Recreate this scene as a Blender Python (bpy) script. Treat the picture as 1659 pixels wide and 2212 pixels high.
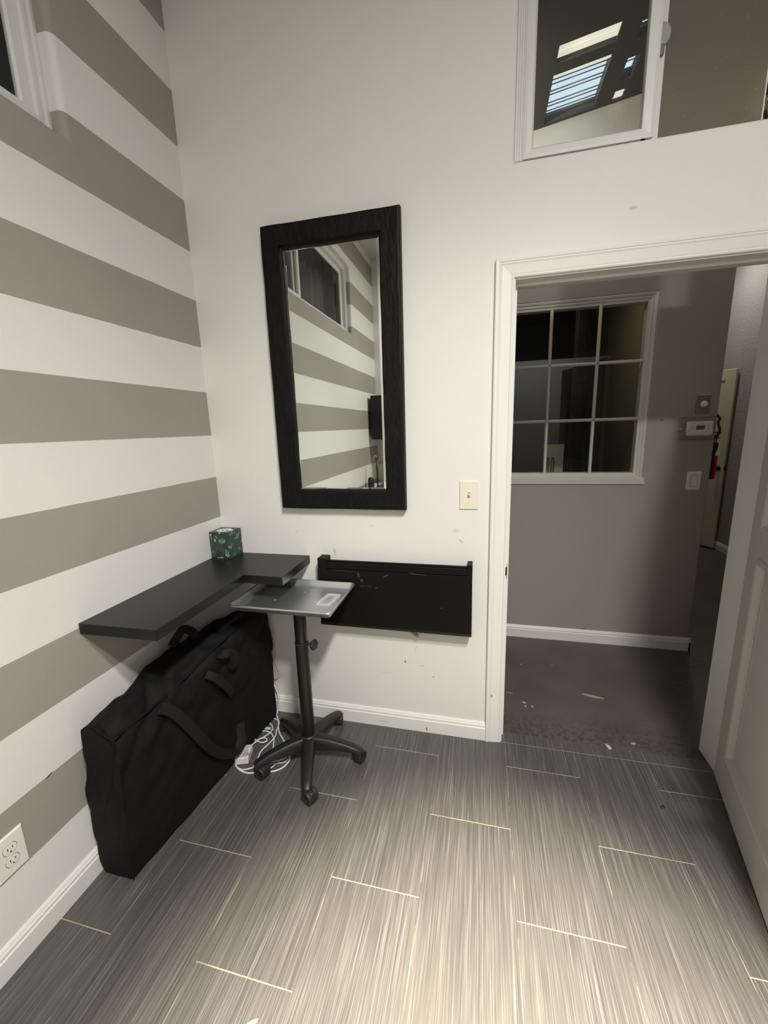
import bpy, bmesh, math, random
from mathutils import Vector, Matrix, noise
random.seed(7)
for o in list(bpy.data.objects): bpy.data.objects.remove(o, do_unlink=True)
S = bpy.context.scene
C = S.collection
PI = math.pi

# ------------------------------------------------------------------ camera
cam_d = bpy.data.cameras.new('camera'); cam = bpy.data.objects.new('camera', cam_d); C.objects.link(cam)
cam_d.sensor_fit = 'VERTICAL'; cam_d.sensor_height = 36.0; cam_d.lens = 880.17 / 2212 * 36.0
cam_d.clip_start = 0.01
yaw, pitch, roll = 0.240958, -0.204485, -0.031815
M3 = (Matrix.Rotation(yaw, 3, 'Z') @ Matrix(((1, 0, 0), (0, 0, -1), (0, 1, 0))) @ Matrix.Rotation(pitch, 3, 'X') @ Matrix.Rotation(roll, 3, 'Z'))
cam.matrix_world = Matrix.Translation((1.30023, -1.78436, 1.5065)) @ M3.to_4x4()
S.camera = cam

# ------------------------------------------------------------------ world and lights
EXPOSURE = 0.0
S.view_settings.view_transform = 'Standard'; S.view_settings.look = 'None'
S.view_settings.exposure = EXPOSURE; S.view_settings.gamma = 1.0
S.view_settings.use_curve_mapping = False
W = bpy.data.worlds.new('sky'); S.world = W; W.use_nodes = True
wb = W.node_tree.nodes['Background']; wb.inputs[0].default_value = (0.70, 0.84, 0.98, 1); wb.inputs[1].default_value = 1.05

def area(name, loc, size, power, col, rot=(0, 0, 0), shape='DISK', sy=None):
    l = bpy.data.lights.new(name, 'AREA'); l.shape = shape; l.size = size
    if sy: l.size_y = sy
    l.energy = power; l.color = col
    o = bpy.data.objects.new(name, l); C.objects.link(o); o.location = loc; o.rotation_euler = rot
    return o
rl = area('room_lamp_light', (1.95, -2.40, 3.27), 0.22, 70, (1.0, 0.978, 0.94))
hl = area('hall_lamp_light', (3.3, 0.8, 3.1), 0.25, 2.6, (1.0, 0.78, 0.56))
ul = area('hall_upper_fill', (0.95, 0.42, 2.92), 0.08, 3.2, (1.0, 0.95, 0.86)); ul.rotation_euler = Vector((.75, .65, .05)).to_track_quat('-Z', 'Y').to_euler(); ul.data.spread = math.radians(120)  # unseen area light added to brighten the pale upper hall wall
area('corridor_fill', (3.45, 3.5, 3.25), 0.2, 9, (1.0, 0.93, 0.84))  # unseen fill added to brighten and warm the top of the plaster wall
wl = bpy.data.lights.new('downlight_wash', 'SPOT'); wl.energy = 285; wl.color = (1.0, .965, .90); wl.spot_size = math.radians(84); wl.spot_blend = 1.0; wl.shadow_soft_size = .10
wo = bpy.data.objects.new('downlight_wash', wl); C.objects.link(wo); wo.location = (1.95, -2.05, 3.36)
wo.rotation_euler = (Vector((0.95, -0.62, 0.0)) - Vector(wo.location)).to_track_quat('-Z', 'Y').to_euler()
sp = bpy.data.lights.new('spot_lamp_light', 'SPOT'); sp.energy = 3300; sp.color = (1.0, .88, .68); sp.spot_size = math.radians(37); sp.spot_blend = 1.0; sp.shadow_soft_size = .05
so = bpy.data.objects.new('spot_lamp_light', sp); C.objects.link(so); so.location = (1.5, -1.75, 3.35)
so.rotation_euler = (Vector((1.40, -1.30, 0)) - Vector(so.location)).to_track_quat('-Z', 'Y').to_euler()
area('dark_room_fill', (1.9, 1.75, 2.68), 0.3, 1.6, (1.0, 0.88, 0.7))  # unseen fill added so the contents behind the nine panes show

# ------------------------------------------------------------------ node helpers
class G:
    def __init__(s, name):
        s.m = bpy.data.materials.new(name); s.m.use_nodes = True; s.nt = s.m.node_tree
        s.b = s.nt.nodes['Principled BSDF']; s.out = s.nt.nodes['Material Output']; s._tc = None
    def n(s, t, **k):
        x = s.nt.nodes.new(t)
        for a, v in k.items(): setattr(x, a, v)
        return x
    def put(s, sock, v):
        if isinstance(v, bpy.types.NodeSocket): s.nt.links.new(v, sock)
        elif v is not None:
            if sock.type == 'RGBA' and len(v) == 3: v = (*v, 1)
            sock.default_value = v
    def M(s, op, a, b=None, c=None):
        x = s.n('ShaderNodeMath', operation=op); s.put(x.inputs[0], a)
        if b is not None: s.put(x.inputs[1], b)
        if c is not None: s.put(x.inputs[2], c)
        return x.outputs[0]
    def pos(s):
        if not s._tc: s._tc = s.n('ShaderNodeNewGeometry').outputs['Position']
        return s._tc
    def obj(s): return s.n('ShaderNodeTexCoord').outputs['Object']
    def xyz(s, v=None):
        x = s.n('ShaderNodeSeparateXYZ'); s.put(x.inputs[0], v if v is not None else s.pos()); return x.outputs
    def comb(s, a, b, c):
        x = s.n('ShaderNodeCombineXYZ'); s.put(x.inputs[0], a); s.put(x.inputs[1], b); s.put(x.inputs[2], c); return x.outputs[0]
    def noise(s, scale, detail=3, vec=None, rough=.5):
        x = s.n('ShaderNodeTexNoise'); s.put(x.inputs['Vector'], vec if vec is not None else s.obj())
        x.inputs['Scale'].default_value = scale; x.inputs['Detail'].default_value = detail; x.inputs['Roughness'].default_value = rough
        return x.outputs['Fac']
    def mix(s, f, a, b):
        x = s.n('ShaderNodeMix', data_type='RGBA'); s.put(x.inputs[0], f); s.put(x.inputs[6], a); s.put(x.inputs[7], b); return x.outputs[2]
    def ramp(s, f, stops):
        x = s.n('ShaderNodeValToRGB'); s.put(x.inputs[0], f); e = x.color_ramp.elements
        while len(e) < len(stops): e.new(.5)
        for i, (p, c) in enumerate(stops): e[i].position = p; e[i].color = (*c, 1)
        return x.outputs[0]
    def rng(s, f, a, b, c, d):
        x = s.n('ShaderNodeMapRange'); s.put(x.inputs[0], f)
        for i, v in enumerate((a, b, c, d)): x.inputs[i + 1].default_value = v
        return x.outputs[0]
    def bump(s, h, dist=.001, st=1):
        x = s.n('ShaderNodeBump'); s.put(x.inputs['Height'], h); x.inputs['Distance'].default_value = dist; x.inputs['Strength'].default_value = st
        s.nt.links.new(x.outputs[0], s.b.inputs['Normal'])
    def base(s, c): s.put(s.b.inputs['Base Color'], c)
    def set(s, **k):
        nm = dict(rough='Roughness', metal='Metallic', spec='Specular IOR Level', trans='Transmission Weight', ior='IOR', emis='Emission Strength', emc='Emission Color', sheen='Sheen Weight', coat='Coat Weight', alpha='Alpha')
        for a, v in k.items(): s.put(s.b.inputs[nm[a]], v)
        return s

def simple(name, c, rough=.5, metal=0, bs=0, bd=.0005, spec=None, var=0, **k):
    g = G(name)
    if var:
        f = g.noise(6, 4); g.base(g.mix(g.rng(f, .3, .7, 0, 1), tuple(x * (1 - var) for x in c), tuple(min(1, x * (1 + var)) for x in c)))
    else: g.base(c)
    g.set(rough=rough, metal=metal, **k)
    if spec is not None: g.set(spec=spec)
    if bs: g.bump(g.noise(bs, 3), bd)
    return g.m

def spots(g, base, h, v, lst):
    """small marks on a wall: lst of (h, v, rh, rv, angle, colour)"""
    nz = g.noise(90, 3, g.pos())
    for (a, b, ra, rb, an, col) in lst:
        dx = g.M('SUBTRACT', h, a); dy = g.M('SUBTRACT', v, b)
        ca, sa = math.cos(an), math.sin(an)
        u = g.M('ADD', g.M('MULTIPLY', dx, ca), g.M('MULTIPLY', dy, sa))
        w = g.M('SUBTRACT', g.M('MULTIPLY', dy, ca), g.M('MULTIPLY', dx, sa))
        u = g.M('DIVIDE', u, ra); w = g.M('DIVIDE', w, rb)
        d = g.M('ADD', g.M('MULTIPLY', u, u), g.M('MULTIPLY', w, w))
        d = g.M('ADD', d, g.M('MULTIPLY', g.M('SUBTRACT', nz, .5), 1.5))
        base = g.mix(g.rng(d, 1.2, .5, 0, 1), base, col)
    return base

def wall_paint(name, c, marks=None, axis='y', bd=.0006, bs=160):
    g = G(name); p = g.xyz()
    f = g.noise(1.3, 4, g.pos())
    col = g.mix(g.rng(f, .35, .65, 0, 1), tuple(x * .975 for x in c), c)
    if marks: col = spots(g, col, p[0] if axis == 'y' else p[1], p[2], marks)
    g.base(col); g.set(rough=.55, spec=.35); g.bump(g.noise(bs, 3, g.pos()), bd)
    return g.m

WHITE = (0.80, 0.785, 0.75)
gm = (.55, .54, .52)
m_wall = wall_paint('white_wall_paint', WHITE, [
    (0.945, .372, .006, .006, 0, (.2, .19, .17)), (1.085, .305, .005, .004, .3, (.45, .42, .38)),
    (1.21, 1.0, .012, .004, -.7, gm), (1.19, 1.045, .02, .012, .3, (.70, .69, .67)),
    (.61, .925, .006, .02, .2, (.62, .6, .58)), (1.0, .45, .018, .003, 1.2, (.68, .66, .63)), (1.03, .36, .01, .003, 0, (.62, .6, .56)),
    (1.80, 2.235, .014, .006, .1, (.60, .59, .57)), (.8, 1.06, .012, .003, .4, (.68, .66, .63)), (1.27, .55, .004, .03, .05, (.70, .68, .65)),
    (.42, 1.02, .02, .004, .9, (.70, .69, .66)), (.85, .3, .03, .004, .02, (.70, .68, .66))])

g = G('striped_wall_paint'); p = g.xyz()
k = g.M('DIVIDE', g.M('SUBTRACT', 3.123, p[2]), .2036)
k = g.M('ADD', k, g.M('MULTIPLY', g.M('SUBTRACT', g.noise(14, 3, g.pos()), .5), .012))
odd = g.M('GREATER_THAN', g.M('FRACT', g.M('MULTIPLY', k, .5)), .5)
f = g.noise(1.6, 4, g.pos()); f = g.rng(f, .35, .65, 0, 1)
colr = g.mix(odd, g.mix(f, (.775, .765, .735), (.80, .79, .755)), g.mix(f, (.345, .322, .285), (.368, .343, .303)))
colr = spots(g, colr, p[1], p[2], [(-.985, .475, .014, .0025, .35, (.05, .05, .05)), (-1.11, .42, .002, .016, .1, (.35, .33, .3)), (-.3, .62, .01, .004, 0, (.5, .48, .45))])
g.base(colr); g.set(rough=.6, spec=.3); g.bump(g.noise(170, 3, g.pos()), .0006)
m_stripe = g.m

m_trim = wall_paint('white_trim_gloss', (.82, .805, .77), [(1.05, .02, .004, .012, 0, (.45, .25, .14)), (.83, .03, .03, .004, 0, (.68, .62, .52)), (1.36, .25, .006, .008, 0, (.45, .42, .38))], bs=60, bd=.0004)
m_trim.node_tree.nodes['Principled BSDF'].inputs['Roughness'].default_value = .38
m_ceil = wall_paint('ceiling_paint', (.60, .59, .56))
m_hall = wall_paint('grey_hall_paint', (.37, .345, .325), [(2.345, .85, .018, .012, .2, (.42, .32, .2)), (2.35, 1.5, .008, .006, 0, (.3, .14, .1)), (2.0, .09, .02, .008, 0, (.2, .19, .17))])
g = G('plaster_wall'); g.base((.42, .40, .385)); g.set(rough=.7); g.bump(g.noise(38, 4, g.pos(), .6), .006); m_plaster = g.m
g = G('hall_paint_lit_top'); p = g.xyz(); hb = spots(g, (.36, .330, .298), p[0], p[2], [(2.345, .85, .018, .012, .2, (.42, .32, .2)), (2.35, 1.5, .008, .006, 0, (.3, .14, .1)), (2.0, .09, .02, .008, 0, (.2, .19, .17))])
g.base(g.mix(g.M('GREATER_THAN', p[2], 2.62), hb, (.80, .78, .72))); g.set(rough=.6); g.bump(g.noise(120, 3, g.pos()), .0008); m_hall2 = g.m  # brightness of the lit upper wall put into the colour as cream-white
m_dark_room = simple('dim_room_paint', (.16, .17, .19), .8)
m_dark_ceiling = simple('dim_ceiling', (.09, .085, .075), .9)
m_vinyl = simple('white_vinyl', (.74, .73, .71), .4)
m_hvinyl = simple('painted_window_wood', (.62, .59, .54), .45, bs=40)
m_doorp = wall_paint('grey_white_door_paint', (.58, .565, .53), bs=60)
m_cream = simple('cream_door_paint', (.72, .66, .50), .5)
m_black_wood = G('black_stained_wood'); g = m_black_wood
o = g.obj(); x = g.n('ShaderNodeMapping'); g.put(x.inputs[0], o); x.inputs['Scale'].default_value = (3, 3, 1)
nz = g.noise(22, 5, x.outputs[0]); g.base(g.mix(g.rng(nz, .4, .75, 0, 1), (.004, .004, .004), (.009, .0085, .008)))
g.set(rough=.5, spec=.18); g.bump(nz, .003); m_black_wood = g.m
g = G('black_laminate'); nz = g.noise(500, 2); sc = g.noise(4, 6); g.base(g.mix(g.rng(sc, .6, .8, 0, 1), (.010, .010, .0095), (.018, .018, .017)))
g.set(rough=.36, spec=.33); g.bump(nz, .0002); m_lam = g.m
g = G('black_painted_board'); p = g.xyz()
base = spots(g, (.006, .006, .0055), p[0], p[2], [(.745, .835, .006, .014, .2, (.05, .05, .05)), (.76, .81, .008, .010, .2, (.045, .045, .045)), (.76, .782, .012, .003, .1, (.05, .05, .05)), (.83, .778, .009, .0025, .2, (.06, .06, .06)), (.79, .783, .02, .0025, -.1, (.04, .04, .04)), (.875, .838, .018, .0018, .55, (.10, .10, .10)), (1.13, .70, .004, .002, 0, (.08, .08, .08)), (1.02, .855, .05, .0012, -.05, (.07, .07, .07)), (.68, .853, .06, .001, -.05, (.06, .06, .06))])
g.base(base); g.set(rough=.5, spec=.15); g.bump(g.noise(60, 4), .0006); m_board = g.m
g = G('black_bag_fabric'); nz = g.noise(16, 5); g.base(g.mix(nz, (.007, .007, .0075), (.013, .0125, .0135))); g.set(rough=.66, spec=.10)
g.bump(g.M('ADD', g.M('MULTIPLY', g.noise(900, 1), .06), g.noise(14, 4)), .006); m_bag = g.m
m_web = simple('black_webbing', (.0115, .0115, .012), .65, bs=800, bd=.0006, spec=.2)
m_plastic = simple('black_plastic', (.014, .014, .015), .42, bs=700, bd=.0003)
m_tube = simple('black_powder_coat', (.010, .010, .010), .38)
m_rubber = simple('black_rubber', (.018, .018, .018), .55)
m_alu = G('brushed_aluminium'); g = m_alu; g.base((.74, .77, .78)); g.set(rough=.42, metal=1.0); g.bump(g.noise(300, 3), .0002); m_alu = g.m
m_chrome = simple('chrome', (.8, .8, .8), .12, 1)
m_lid = simple('clear_moulded_plastic', (.80, .82, .82), .15); m_lid.node_tree.nodes['Principled BSDF'].inputs['Alpha'].default_value = .38
m_cord = simple('white_cord', (.78, .76, .70), .45)
m_ivory = simple('ivory_plate', (.80, .75, .63), .35)
m_whiteplate = simple('white_plate', (.80, .78, .74), .35)
m_slot = simple('dark_slot', (.02, .018, .016), .6)
m_mirror = simple('mirror_silver', (.80, .825, .775), .0, 1)
m_bronze = simple('brown_strike_metal', (.06, .035, .02), .4, .6)
m_brass = simple('tarnished_brass', (.30, .20, .09), .4, .5)
m_red = simple('red_enamel', (.35, .015, .012), .3)
m_lcd = simple('grey_lcd', (.12, .14, .12), .3)
m_timer = simple('grey_timer_metal', (.27, .25, .22), .35, .4)
m_sky_white = simple('white_blind_slat', (.75, .73, .66), .6)

def glass(name, tint=(1, 1, 1), ior=1.5):
    g = G(name); nt = g.nt; nt.nodes.remove(g.b)
    t = g.n('ShaderNodeBsdfTransparent'); t.inputs[0].default_value = (*tint, 1)
    s = g.n('ShaderNodeBsdfGlossy'); s.inputs['Roughness'].default_value = .0
    f = g.n('ShaderNodeFresnel'); f.inputs[0].default_value = ior
    bf = g.n('ShaderNodeNewGeometry').outputs['Backfacing']; ff = g.M('MULTIPLY', f.outputs[0], g.M('SUBTRACT', 1.0, bf))
    m = g.n('ShaderNodeMixShader'); nt.links.new(ff, m.inputs[0]); nt.links.new(t.outputs[0], m.inputs[1]); nt.links.new(s.outputs[0], m.inputs[2])
    nt.links.new(m.outputs[0], g.out.inputs[0]); return g.m
m_glass = glass('window_glass', (.93, .95, .93))
m_clear = glass('clear_acrylic', (.985, .985, .98), 1.4)
g = G('frosted_glass'); g.base((.62, .61, .58)); g.set(rough=.5, trans=.93, ior=1.2); m_frost = g.m
g.nt.links.remove(g.out.inputs[0].links[0]); td = g.n('ShaderNodeBsdfTranslucent'); td.inputs[0].default_value = (.62, .60, .55, 1); dd = g.n('ShaderNodeBsdfDiffuse'); dd.inputs[0].default_value = (.30, .26, .20, 1); ms = g.n('ShaderNodeMixShader'); ms.inputs[0].default_value = .30; g.nt.links.new(td.outputs[0], ms.inputs[1]); g.nt.links.new(dd.outputs[0], ms.inputs[2]); m2 = g.n('ShaderNodeMixShader'); m2.inputs[0].default_value = .45; g.nt.links.new(g.b.outputs[0], m2.inputs[1]); g.nt.links.new(ms.outputs[0], m2.inputs[2]); g.nt.links.new(m2.outputs[0], g.out.inputs[0])
g.base(g.mix(g.M('GREATER_THAN', g.noise(75, 0, g.pos()), .80), (.62, .61, .58), (1, 1, .95)))

# floor tiles
g = G('streaked_porcelain_tile'); p = g.xyz()
u = g.M('DIVIDE', g.M('SUBTRACT', p[0], .2083), .3048); col = g.M('FLOOR', u); fu = g.M('FRACT', u)
par = g.M('FRACT', g.M('MULTIPLY', g.M('ADD', col, 100), .5))          # 0 even, .5 odd
v = g.M('DIVIDE', g.M('ADD', p[1], g.M('ADD', .15, g.M('MULTIPLY', par, .6))), .6); row = g.M('FLOOR', v); fv = g.M('FRACT', v)
du = g.M('MULTIPLY', g.M('SUBTRACT', .5, g.M('ABSOLUTE', g.M('SUBTRACT', fu, .5))), .3048)
dv = g.M('MULTIPLY', g.M('SUBTRACT', .5, g.M('ABSOLUTE', g.M('SUBTRACT', fv, .5))), .6)
seed = g.M('ADD', g.M('MULTIPLY', col, 7.13), g.M('MULTIPLY', row, 3.71))
wx = g.M('ADD', p[0], g.M('MULTIPLY', g.M('SUBTRACT', g.noise(5, 2, g.pos()), .5), .004))
fine = g.noise(1, 2, g.comb(g.M('MULTIPLY', wx, 640), g.M('MULTIPLY', p[1], 5), seed), .6)
mid = g.noise(1, 3, g.comb(g.M('MULTIPLY', wx, 310), g.M('MULTIPLY', p[1], 3), g.M('ADD', seed, 9)), .6)
big = g.noise(1, 2, g.comb(g.M('MULTIPLY', p[0], 9), g.M('MULTIPLY', p[1], 1.5), seed))
st = g.M('ADD', g.M('MULTIPLY', fine, .62), g.M('MULTIPLY', mid, .38))
streak = g.ramp(st, [(.32, (.034, .034, .032)), (.46, (.064, .062, .060)), (.55, (.095, .092, .088)), (.66, (.20, .193, .182))])
tile = g.mix(g.rng(big, .3, .7, 0, .35), streak, (.085, .075, .07))
gn = g.noise(9, 3, g.pos())
gl_v = g.M('LESS_THAN', dv, .0017)
gl_u = g.M('MULTIPLY', g.M('LESS_THAN', du, .0012), g.rng(gn, .47, .62, .0, .75))
thr = g.M('LESS_THAN', g.M('ABSOLUTE', g.M('ADD', p[1], .006)), .0016)
thr = g.M('MULTIPLY', thr, g.M('GREATER_THAN', p[0], 1.41))
gl = g.M('MAXIMUM', g.M('MAXIMUM', g.M('MULTIPLY', gl_v, g.rng(gn, .3, .5, .45, 1)), gl_u), g.M('MULTIPLY', thr, .7))
g.base(g.mix(gl, tile, g.mix(gn, (.42, .38, .29), (.30, .26, .18))))
g.set(rough=g.rng(st, .4, .6, .40, .52), spec=.75)
g.bump(g.M('SUBTRACT', g.M('MULTIPLY', st, .5), gl), .0006)
m_tile = g.m
g = G('painted_concrete'); p = g.xyz(); n1 = g.noise(3, 5, g.pos()); n2 = g.noise(45, 4, g.pos())
cc = g.mix(g.rng(n1, .35, .7, 0, 1), (.085, .076, .068), (.115, .104, .095))
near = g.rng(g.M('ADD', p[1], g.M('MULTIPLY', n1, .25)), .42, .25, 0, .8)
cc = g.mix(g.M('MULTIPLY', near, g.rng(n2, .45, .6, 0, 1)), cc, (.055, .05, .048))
cc = g.mix(g.rng(g.M('ADD', g.M('MULTIPLY', g.noise(30, 4, g.pos()), .04), p[1]), .092, .07, 0, .8), cc, (.14, .115, .09))
cc = spots(g, cc, p[0], p[1], [(1.545, .32, .012, .006, 0, (.5, .49, .46)), (1.55, .29, .006, .006, 0, (.5, .49, .46)), (1.585, .295, .005, .008, .3, (.45, .44, .4)), (1.47, .39, .02, .004, 0, (.4, .38, .36)), (1.75, .72, .005, .005, 0, (.4, .38, .36)), (1.56, .70, .005, .006, 0, (.4, .38, .35)), (2.02, .11, .012, .008, .4, (.4, .38, .35))])
g.base(cc); g.set(rough=.42, spec=.4); g.bump(n2, .003); m_conc = g.m

# ------------------------------------------------------------------ mesh helpers
def bx(bm, x0, y0, z0, x1, y1, z1, mi=0):
    vs = [bm.verts.new(c) for c in ((x0, y0, z0), (x1, y0, z0), (x1, y1, z0), (x0, y1, z0), (x0, y0, z1), (x1, y0, z1), (x1, y1, z1), (x0, y1, z1))]
    for f in ((0, 3, 2, 1), (4, 5, 6, 7), (0, 1, 5, 4), (1, 2, 6, 5), (2, 3, 7, 6), (3, 0, 4, 7)):
        bm.faces.new([vs[i] for i in f]).material_index = mi
def frame_of(d):
    d = d.normalized(); a = Vector((0, 0, 1)) if abs(d.z) < .9 else Vector((1, 0, 0))
    s = d.cross(a).normalized(); return s, d.cross(s).normalized()
def loft(bm, rings, close=True, cap=True, mi=0):
    R = [[bm.verts.new(p) for p in r] for r in rings]; n = len(R[0])
    for a, b in zip(R, R[1:]):
        for i in range(n if close else n - 1):
            f = bm.faces.new((a[i], a[(i + 1) % n], b[(i + 1) % n], b[i])); f.material_index = mi; f.smooth = True
    if cap:
        for r, rev in ((R[0], True), (R[-1], False)):
            f = bm.faces.new(r[::-1] if rev else r); f.material_index = mi
    return R
def cyl(bm, a, b, r0, r1=None, n=24, mi=0, cap=True):
    a, b = Vector(a), Vector(b); r1 = r0 if r1 is None else r1; s, t = frame_of(b - a)
    loft(bm, [[c + (s * math.cos(2 * PI * i / n) + t * math.sin(2 * PI * i / n)) * r for i in range(n)] for c, r in ((a, r0), (b, r1))], mi=mi, cap=cap)
def lathe(bm, c, axis, prof, n=32, mi=0):
    c = Vector(c); d = Vector(axis).normalized(); s, t = frame_of(d)
    loft(bm, [[c + d * h + (s * math.cos(2 * PI * i / n) + t * math.sin(2 * PI * i / n)) * max(r, 1e-4) for i in range(n)] for r, h in prof], mi=mi)
def smooth_path(pts, per=8, closed=False):
    P = [Vector(p) for p in pts]; out = []
    for i in range(len(P) - 1):
        p0, p1, p2, p3 = P[max(i - 1, 0)], P[i], P[i + 1], P[min(i + 2, len(P) - 1)]
        for k in range(per):
            t = k / per
            out.append(.5 * ((2 * p1) + (p2 - p0) * t + (2 * p0 - 5 * p1 + 4 * p2 - p3) * t * t + (3 * p1 - p0 - 3 * p2 + p3) * t ** 3))
    out.append(P[-1]); return out
def tube(bm, pts, r, n=10, per=8, mi=0):
    P = smooth_path(pts, per) if per > 1 else [Vector(p) for p in pts]
    rings = []; s = None
    for i, p in enumerate(P):
        d = (P[min(i + 1, len(P) - 1)] - P[max(i - 1, 0)]).normalized()
        if s is None: s, t = frame_of(d)
        s = (s - d * s.dot(d)).normalized(); t = d.cross(s)
        rings.append([p + (s * math.cos(2 * PI * k / n) + t * math.sin(2 * PI * k / n)) * r for k in range(n)])
    loft(bm, rings, mi=mi)
def ribbon(bm, pts, w, th, nrm, per=8, mi=0):
    """flat strap along pts, width w across, nrm = outward normal hint (vector or list)"""
    P = smooth_path(pts, per); N = smooth_path([Vector(x) for x in nrm], per) if isinstance(nrm, list) else [Vector(nrm)] * len(P)
    rings = []
    for i, p in enumerate(P):
        d = (P[min(i + 1, len(P) - 1)] - P[max(i - 1, 0)]).normalized(); nn = N[i].normalized(); nn = (nn - d * nn.dot(d)).normalized(); a = d.cross(nn)
        rings.append([p + a * w / 2, p + a * w / 2 + nn * th, p - a * w / 2 + nn * th, p - a * w / 2])
    loft(bm, rings, mi=mi)
def extrude_poly(bm, poly, f0, f1, mi=0):
    """poly of 2D points mapped by f0 and f1 to 3D"""
    loft(bm, [[f0(p) for p in poly], [f1(p) for p in poly]], mi=mi)
    for f in bm.faces: f.smooth = False
def rect_frame(bm, rect, prof, mp, mi=0):
    """mitred frame: rect (a0,b0,a1,b1) outer edges, prof list (inward w, depth d), mp(a,b,d)->3D"""
    a0, b0, a1, b1 = rect; rings = []
    for (ca, cb, sa, sb) in ((a0, b0, 1, 1), (a1, b0, -1, 1), (a1, b1, -1, -1), (a0, b1, 1, -1)):
        rings.append([mp(ca + sa * w, cb + sb * w, d) for w, d in prof])
    R = [[bm.verts.new(p) for p in r] for r in rings]; n = len(prof)
    for i in range(4):
        a, b = R[i], R[(i + 1) % 4]
        for k in range(n - 1):
            bm.faces.new((a[k], b[k], b[k + 1], a[k + 1])).material_index = mi
        bm.faces.new((a[n - 1], b[n - 1], b[0], a[0])).material_index = mi
def new(): return bmesh.new()
ORG = {}
def obj(name, bm, m, parent=None, bevel=0, seg=2, sub=0, smooth=False, recalc=True):
    if recalc: bmesh.ops.recalc_face_normals(bm, faces=bm.faces)
    org = ORG.get(parent, Vector((0, 0, 0))) if parent else Vector((0, 0, 0))
    me = bpy.data.meshes.new(name); ctr = Vector((0, 0, 0))
    if not parent:
        pass
    for v in bm.verts: v.co -= org
    if smooth:
        for f in bm.faces: f.smooth = True
    bm.to_mesh(me); bm.free()
    for mm in (m if isinstance(m, (list, tuple)) else [m]): me.materials.append(mm)
    o = bpy.data.objects.new(name, me); C.objects.link(o)
    if parent: o.parent = parent; ORG[o] = org
    if bevel:
        b = o.modifiers.new('bevel', 'BEVEL'); b.width = bevel; b.segments = seg; b.limit_method = 'ANGLE'; b.angle_limit = .7; b.harden_normals = False
    if sub:
        s = o.modifiers.new('sub', 'SUBSURF'); s.levels = sub; s.render_levels = sub
    return o
def thing(name, label, cat, loc=(0, 0, 0), group=None):
    o = bpy.data.objects.new(name, None); C.objects.link(o); o.location = loc; o.empty_display_size = .05; ORG[o] = Vector(loc)
    o['label'] = label; o['category'] = cat
    if group: o['group'] = group
    return o
def tag(o, label, cat, group=None):
    o['label'] = label; o['category'] = cat
    if group: o['group'] = group
    return o
def struct(o, label=None, cat=None):
    o['kind'] = 'structure'
    if label: o['label'] = label
    if cat: o['category'] = cat
    return o
mapY = lambda y0: (lambda a, b, d: Vector((a, y0 - d, b)))      # faces -y
mapX = lambda x0: (lambda a, b, d: Vector((x0 + d, a, b)))      # faces +x

def wall(name, mp, A, B, th, holes, m, label, bevel=0, mback=None):
    """mp(a,b,d); slab from d=0 (face) to d=-th with rectangular holes (a0,b0,a1,b1)"""
    bm = new(); As = sorted({A[0], A[1], *[h[0] for h in holes], *[h[2] for h in holes]}); Bs = sorted({B[0], B[1], *[h[1] for h in holes], *[h[3] for h in holes]})
    As = [a for a in As if A[0] <= a <= A[1]]; Bs = [b for b in Bs if B[0] <= b <= B[1]]
    def solid(i, j):
        if i < 0 or j < 0 or i >= len(As) - 1 or j >= len(Bs) - 1: return False
        a, b = (As[i] + As[i + 1]) / 2, (Bs[j] + Bs[j + 1]) / 2
        return not any(h[0] < a < h[2] and h[1] < b < h[3] for h in holes)
    cache = {}
    def V(i, j, k):
        if (i, j, k) not in cache: cache[(i, j, k)] = bm.verts.new(mp(As[i], Bs[j], -th * k))
        return cache[(i, j, k)]
    for i in range(len(As) - 1):
        for j in range(len(Bs) - 1):
            if not solid(i, j): continue
            bm.faces.new((V(i, j, 0), V(i + 1, j, 0), V(i + 1, j + 1, 0), V(i, j + 1, 0)))
            f = bm.faces.new((V(i, j, 1), V(i, j + 1, 1), V(i + 1, j + 1, 1), V(i + 1, j, 1))); f.material_index = 1 if mback else 0
            for (di, dj, p, q) in ((-1, 0, (i, j + 1), (i, j)), (1, 0, (i + 1, j), (i + 1, j + 1)), (0, -1, (i, j), (i + 1, j)), (0, 1, (i + 1, j + 1), (i, j + 1))):
                if not solid(i + di, j + dj): bm.faces.new((V(*p, 0), V(*p, 1), V(*q, 1), V(*q, 0)))
    o = obj(name, bm, [m, mback] if mback else m)
    if bevel:
        b = o.modifiers.new('bevel', 'BEVEL'); b.width = bevel; b.segments = 5; b.limit_method = 'ANGLE'; b.angle_limit = .8
        for pz in o.data.polygons: pz.use_smooth = False
    return struct(o, label, 'wall')

# ------------------------------------------------------------------ structure : the room
ROOM_Y = -3.3; ROOM_X = 4.3; CEIL = 3.4; WT = .128
bm = new(); bx(bm, 0, ROOM_Y, -.05, ROOM_X, .055, 0)
struct(obj('floor', bm, m_tile), 'grey streaked rectangular floor tiles laid in half offset rows', 'floor')
bm = new(); bx(bm, -.3, ROOM_Y - .2, CEIL, ROOM_X + .2, .11, CEIL + .1)
struct(obj('ceiling', bm, m_ceil), 'white ceiling of the striped room', 'ceiling')
DX0, DX1, DZ = 1.405, 2.30, 2.05
UW = (1.392, 2.44, 2.31, 3.06)                     # upper window opening on the back wall
LW = (-2.44, 2.44, -.55, 3.06)                     # opening in the striped wall (y0,z0,y1,z1)
wall('wall_back', mapY(0), (-.1, ROOM_X + .08), (0, CEIL + .05), WT, [(DX0, -1, DX1, DZ), UW], m_wall, 'plain white wall holding the mirror and doorway', bevel=.012, mback=m_hall)
bpy.data.objects['wall_back'].data.update()
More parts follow.
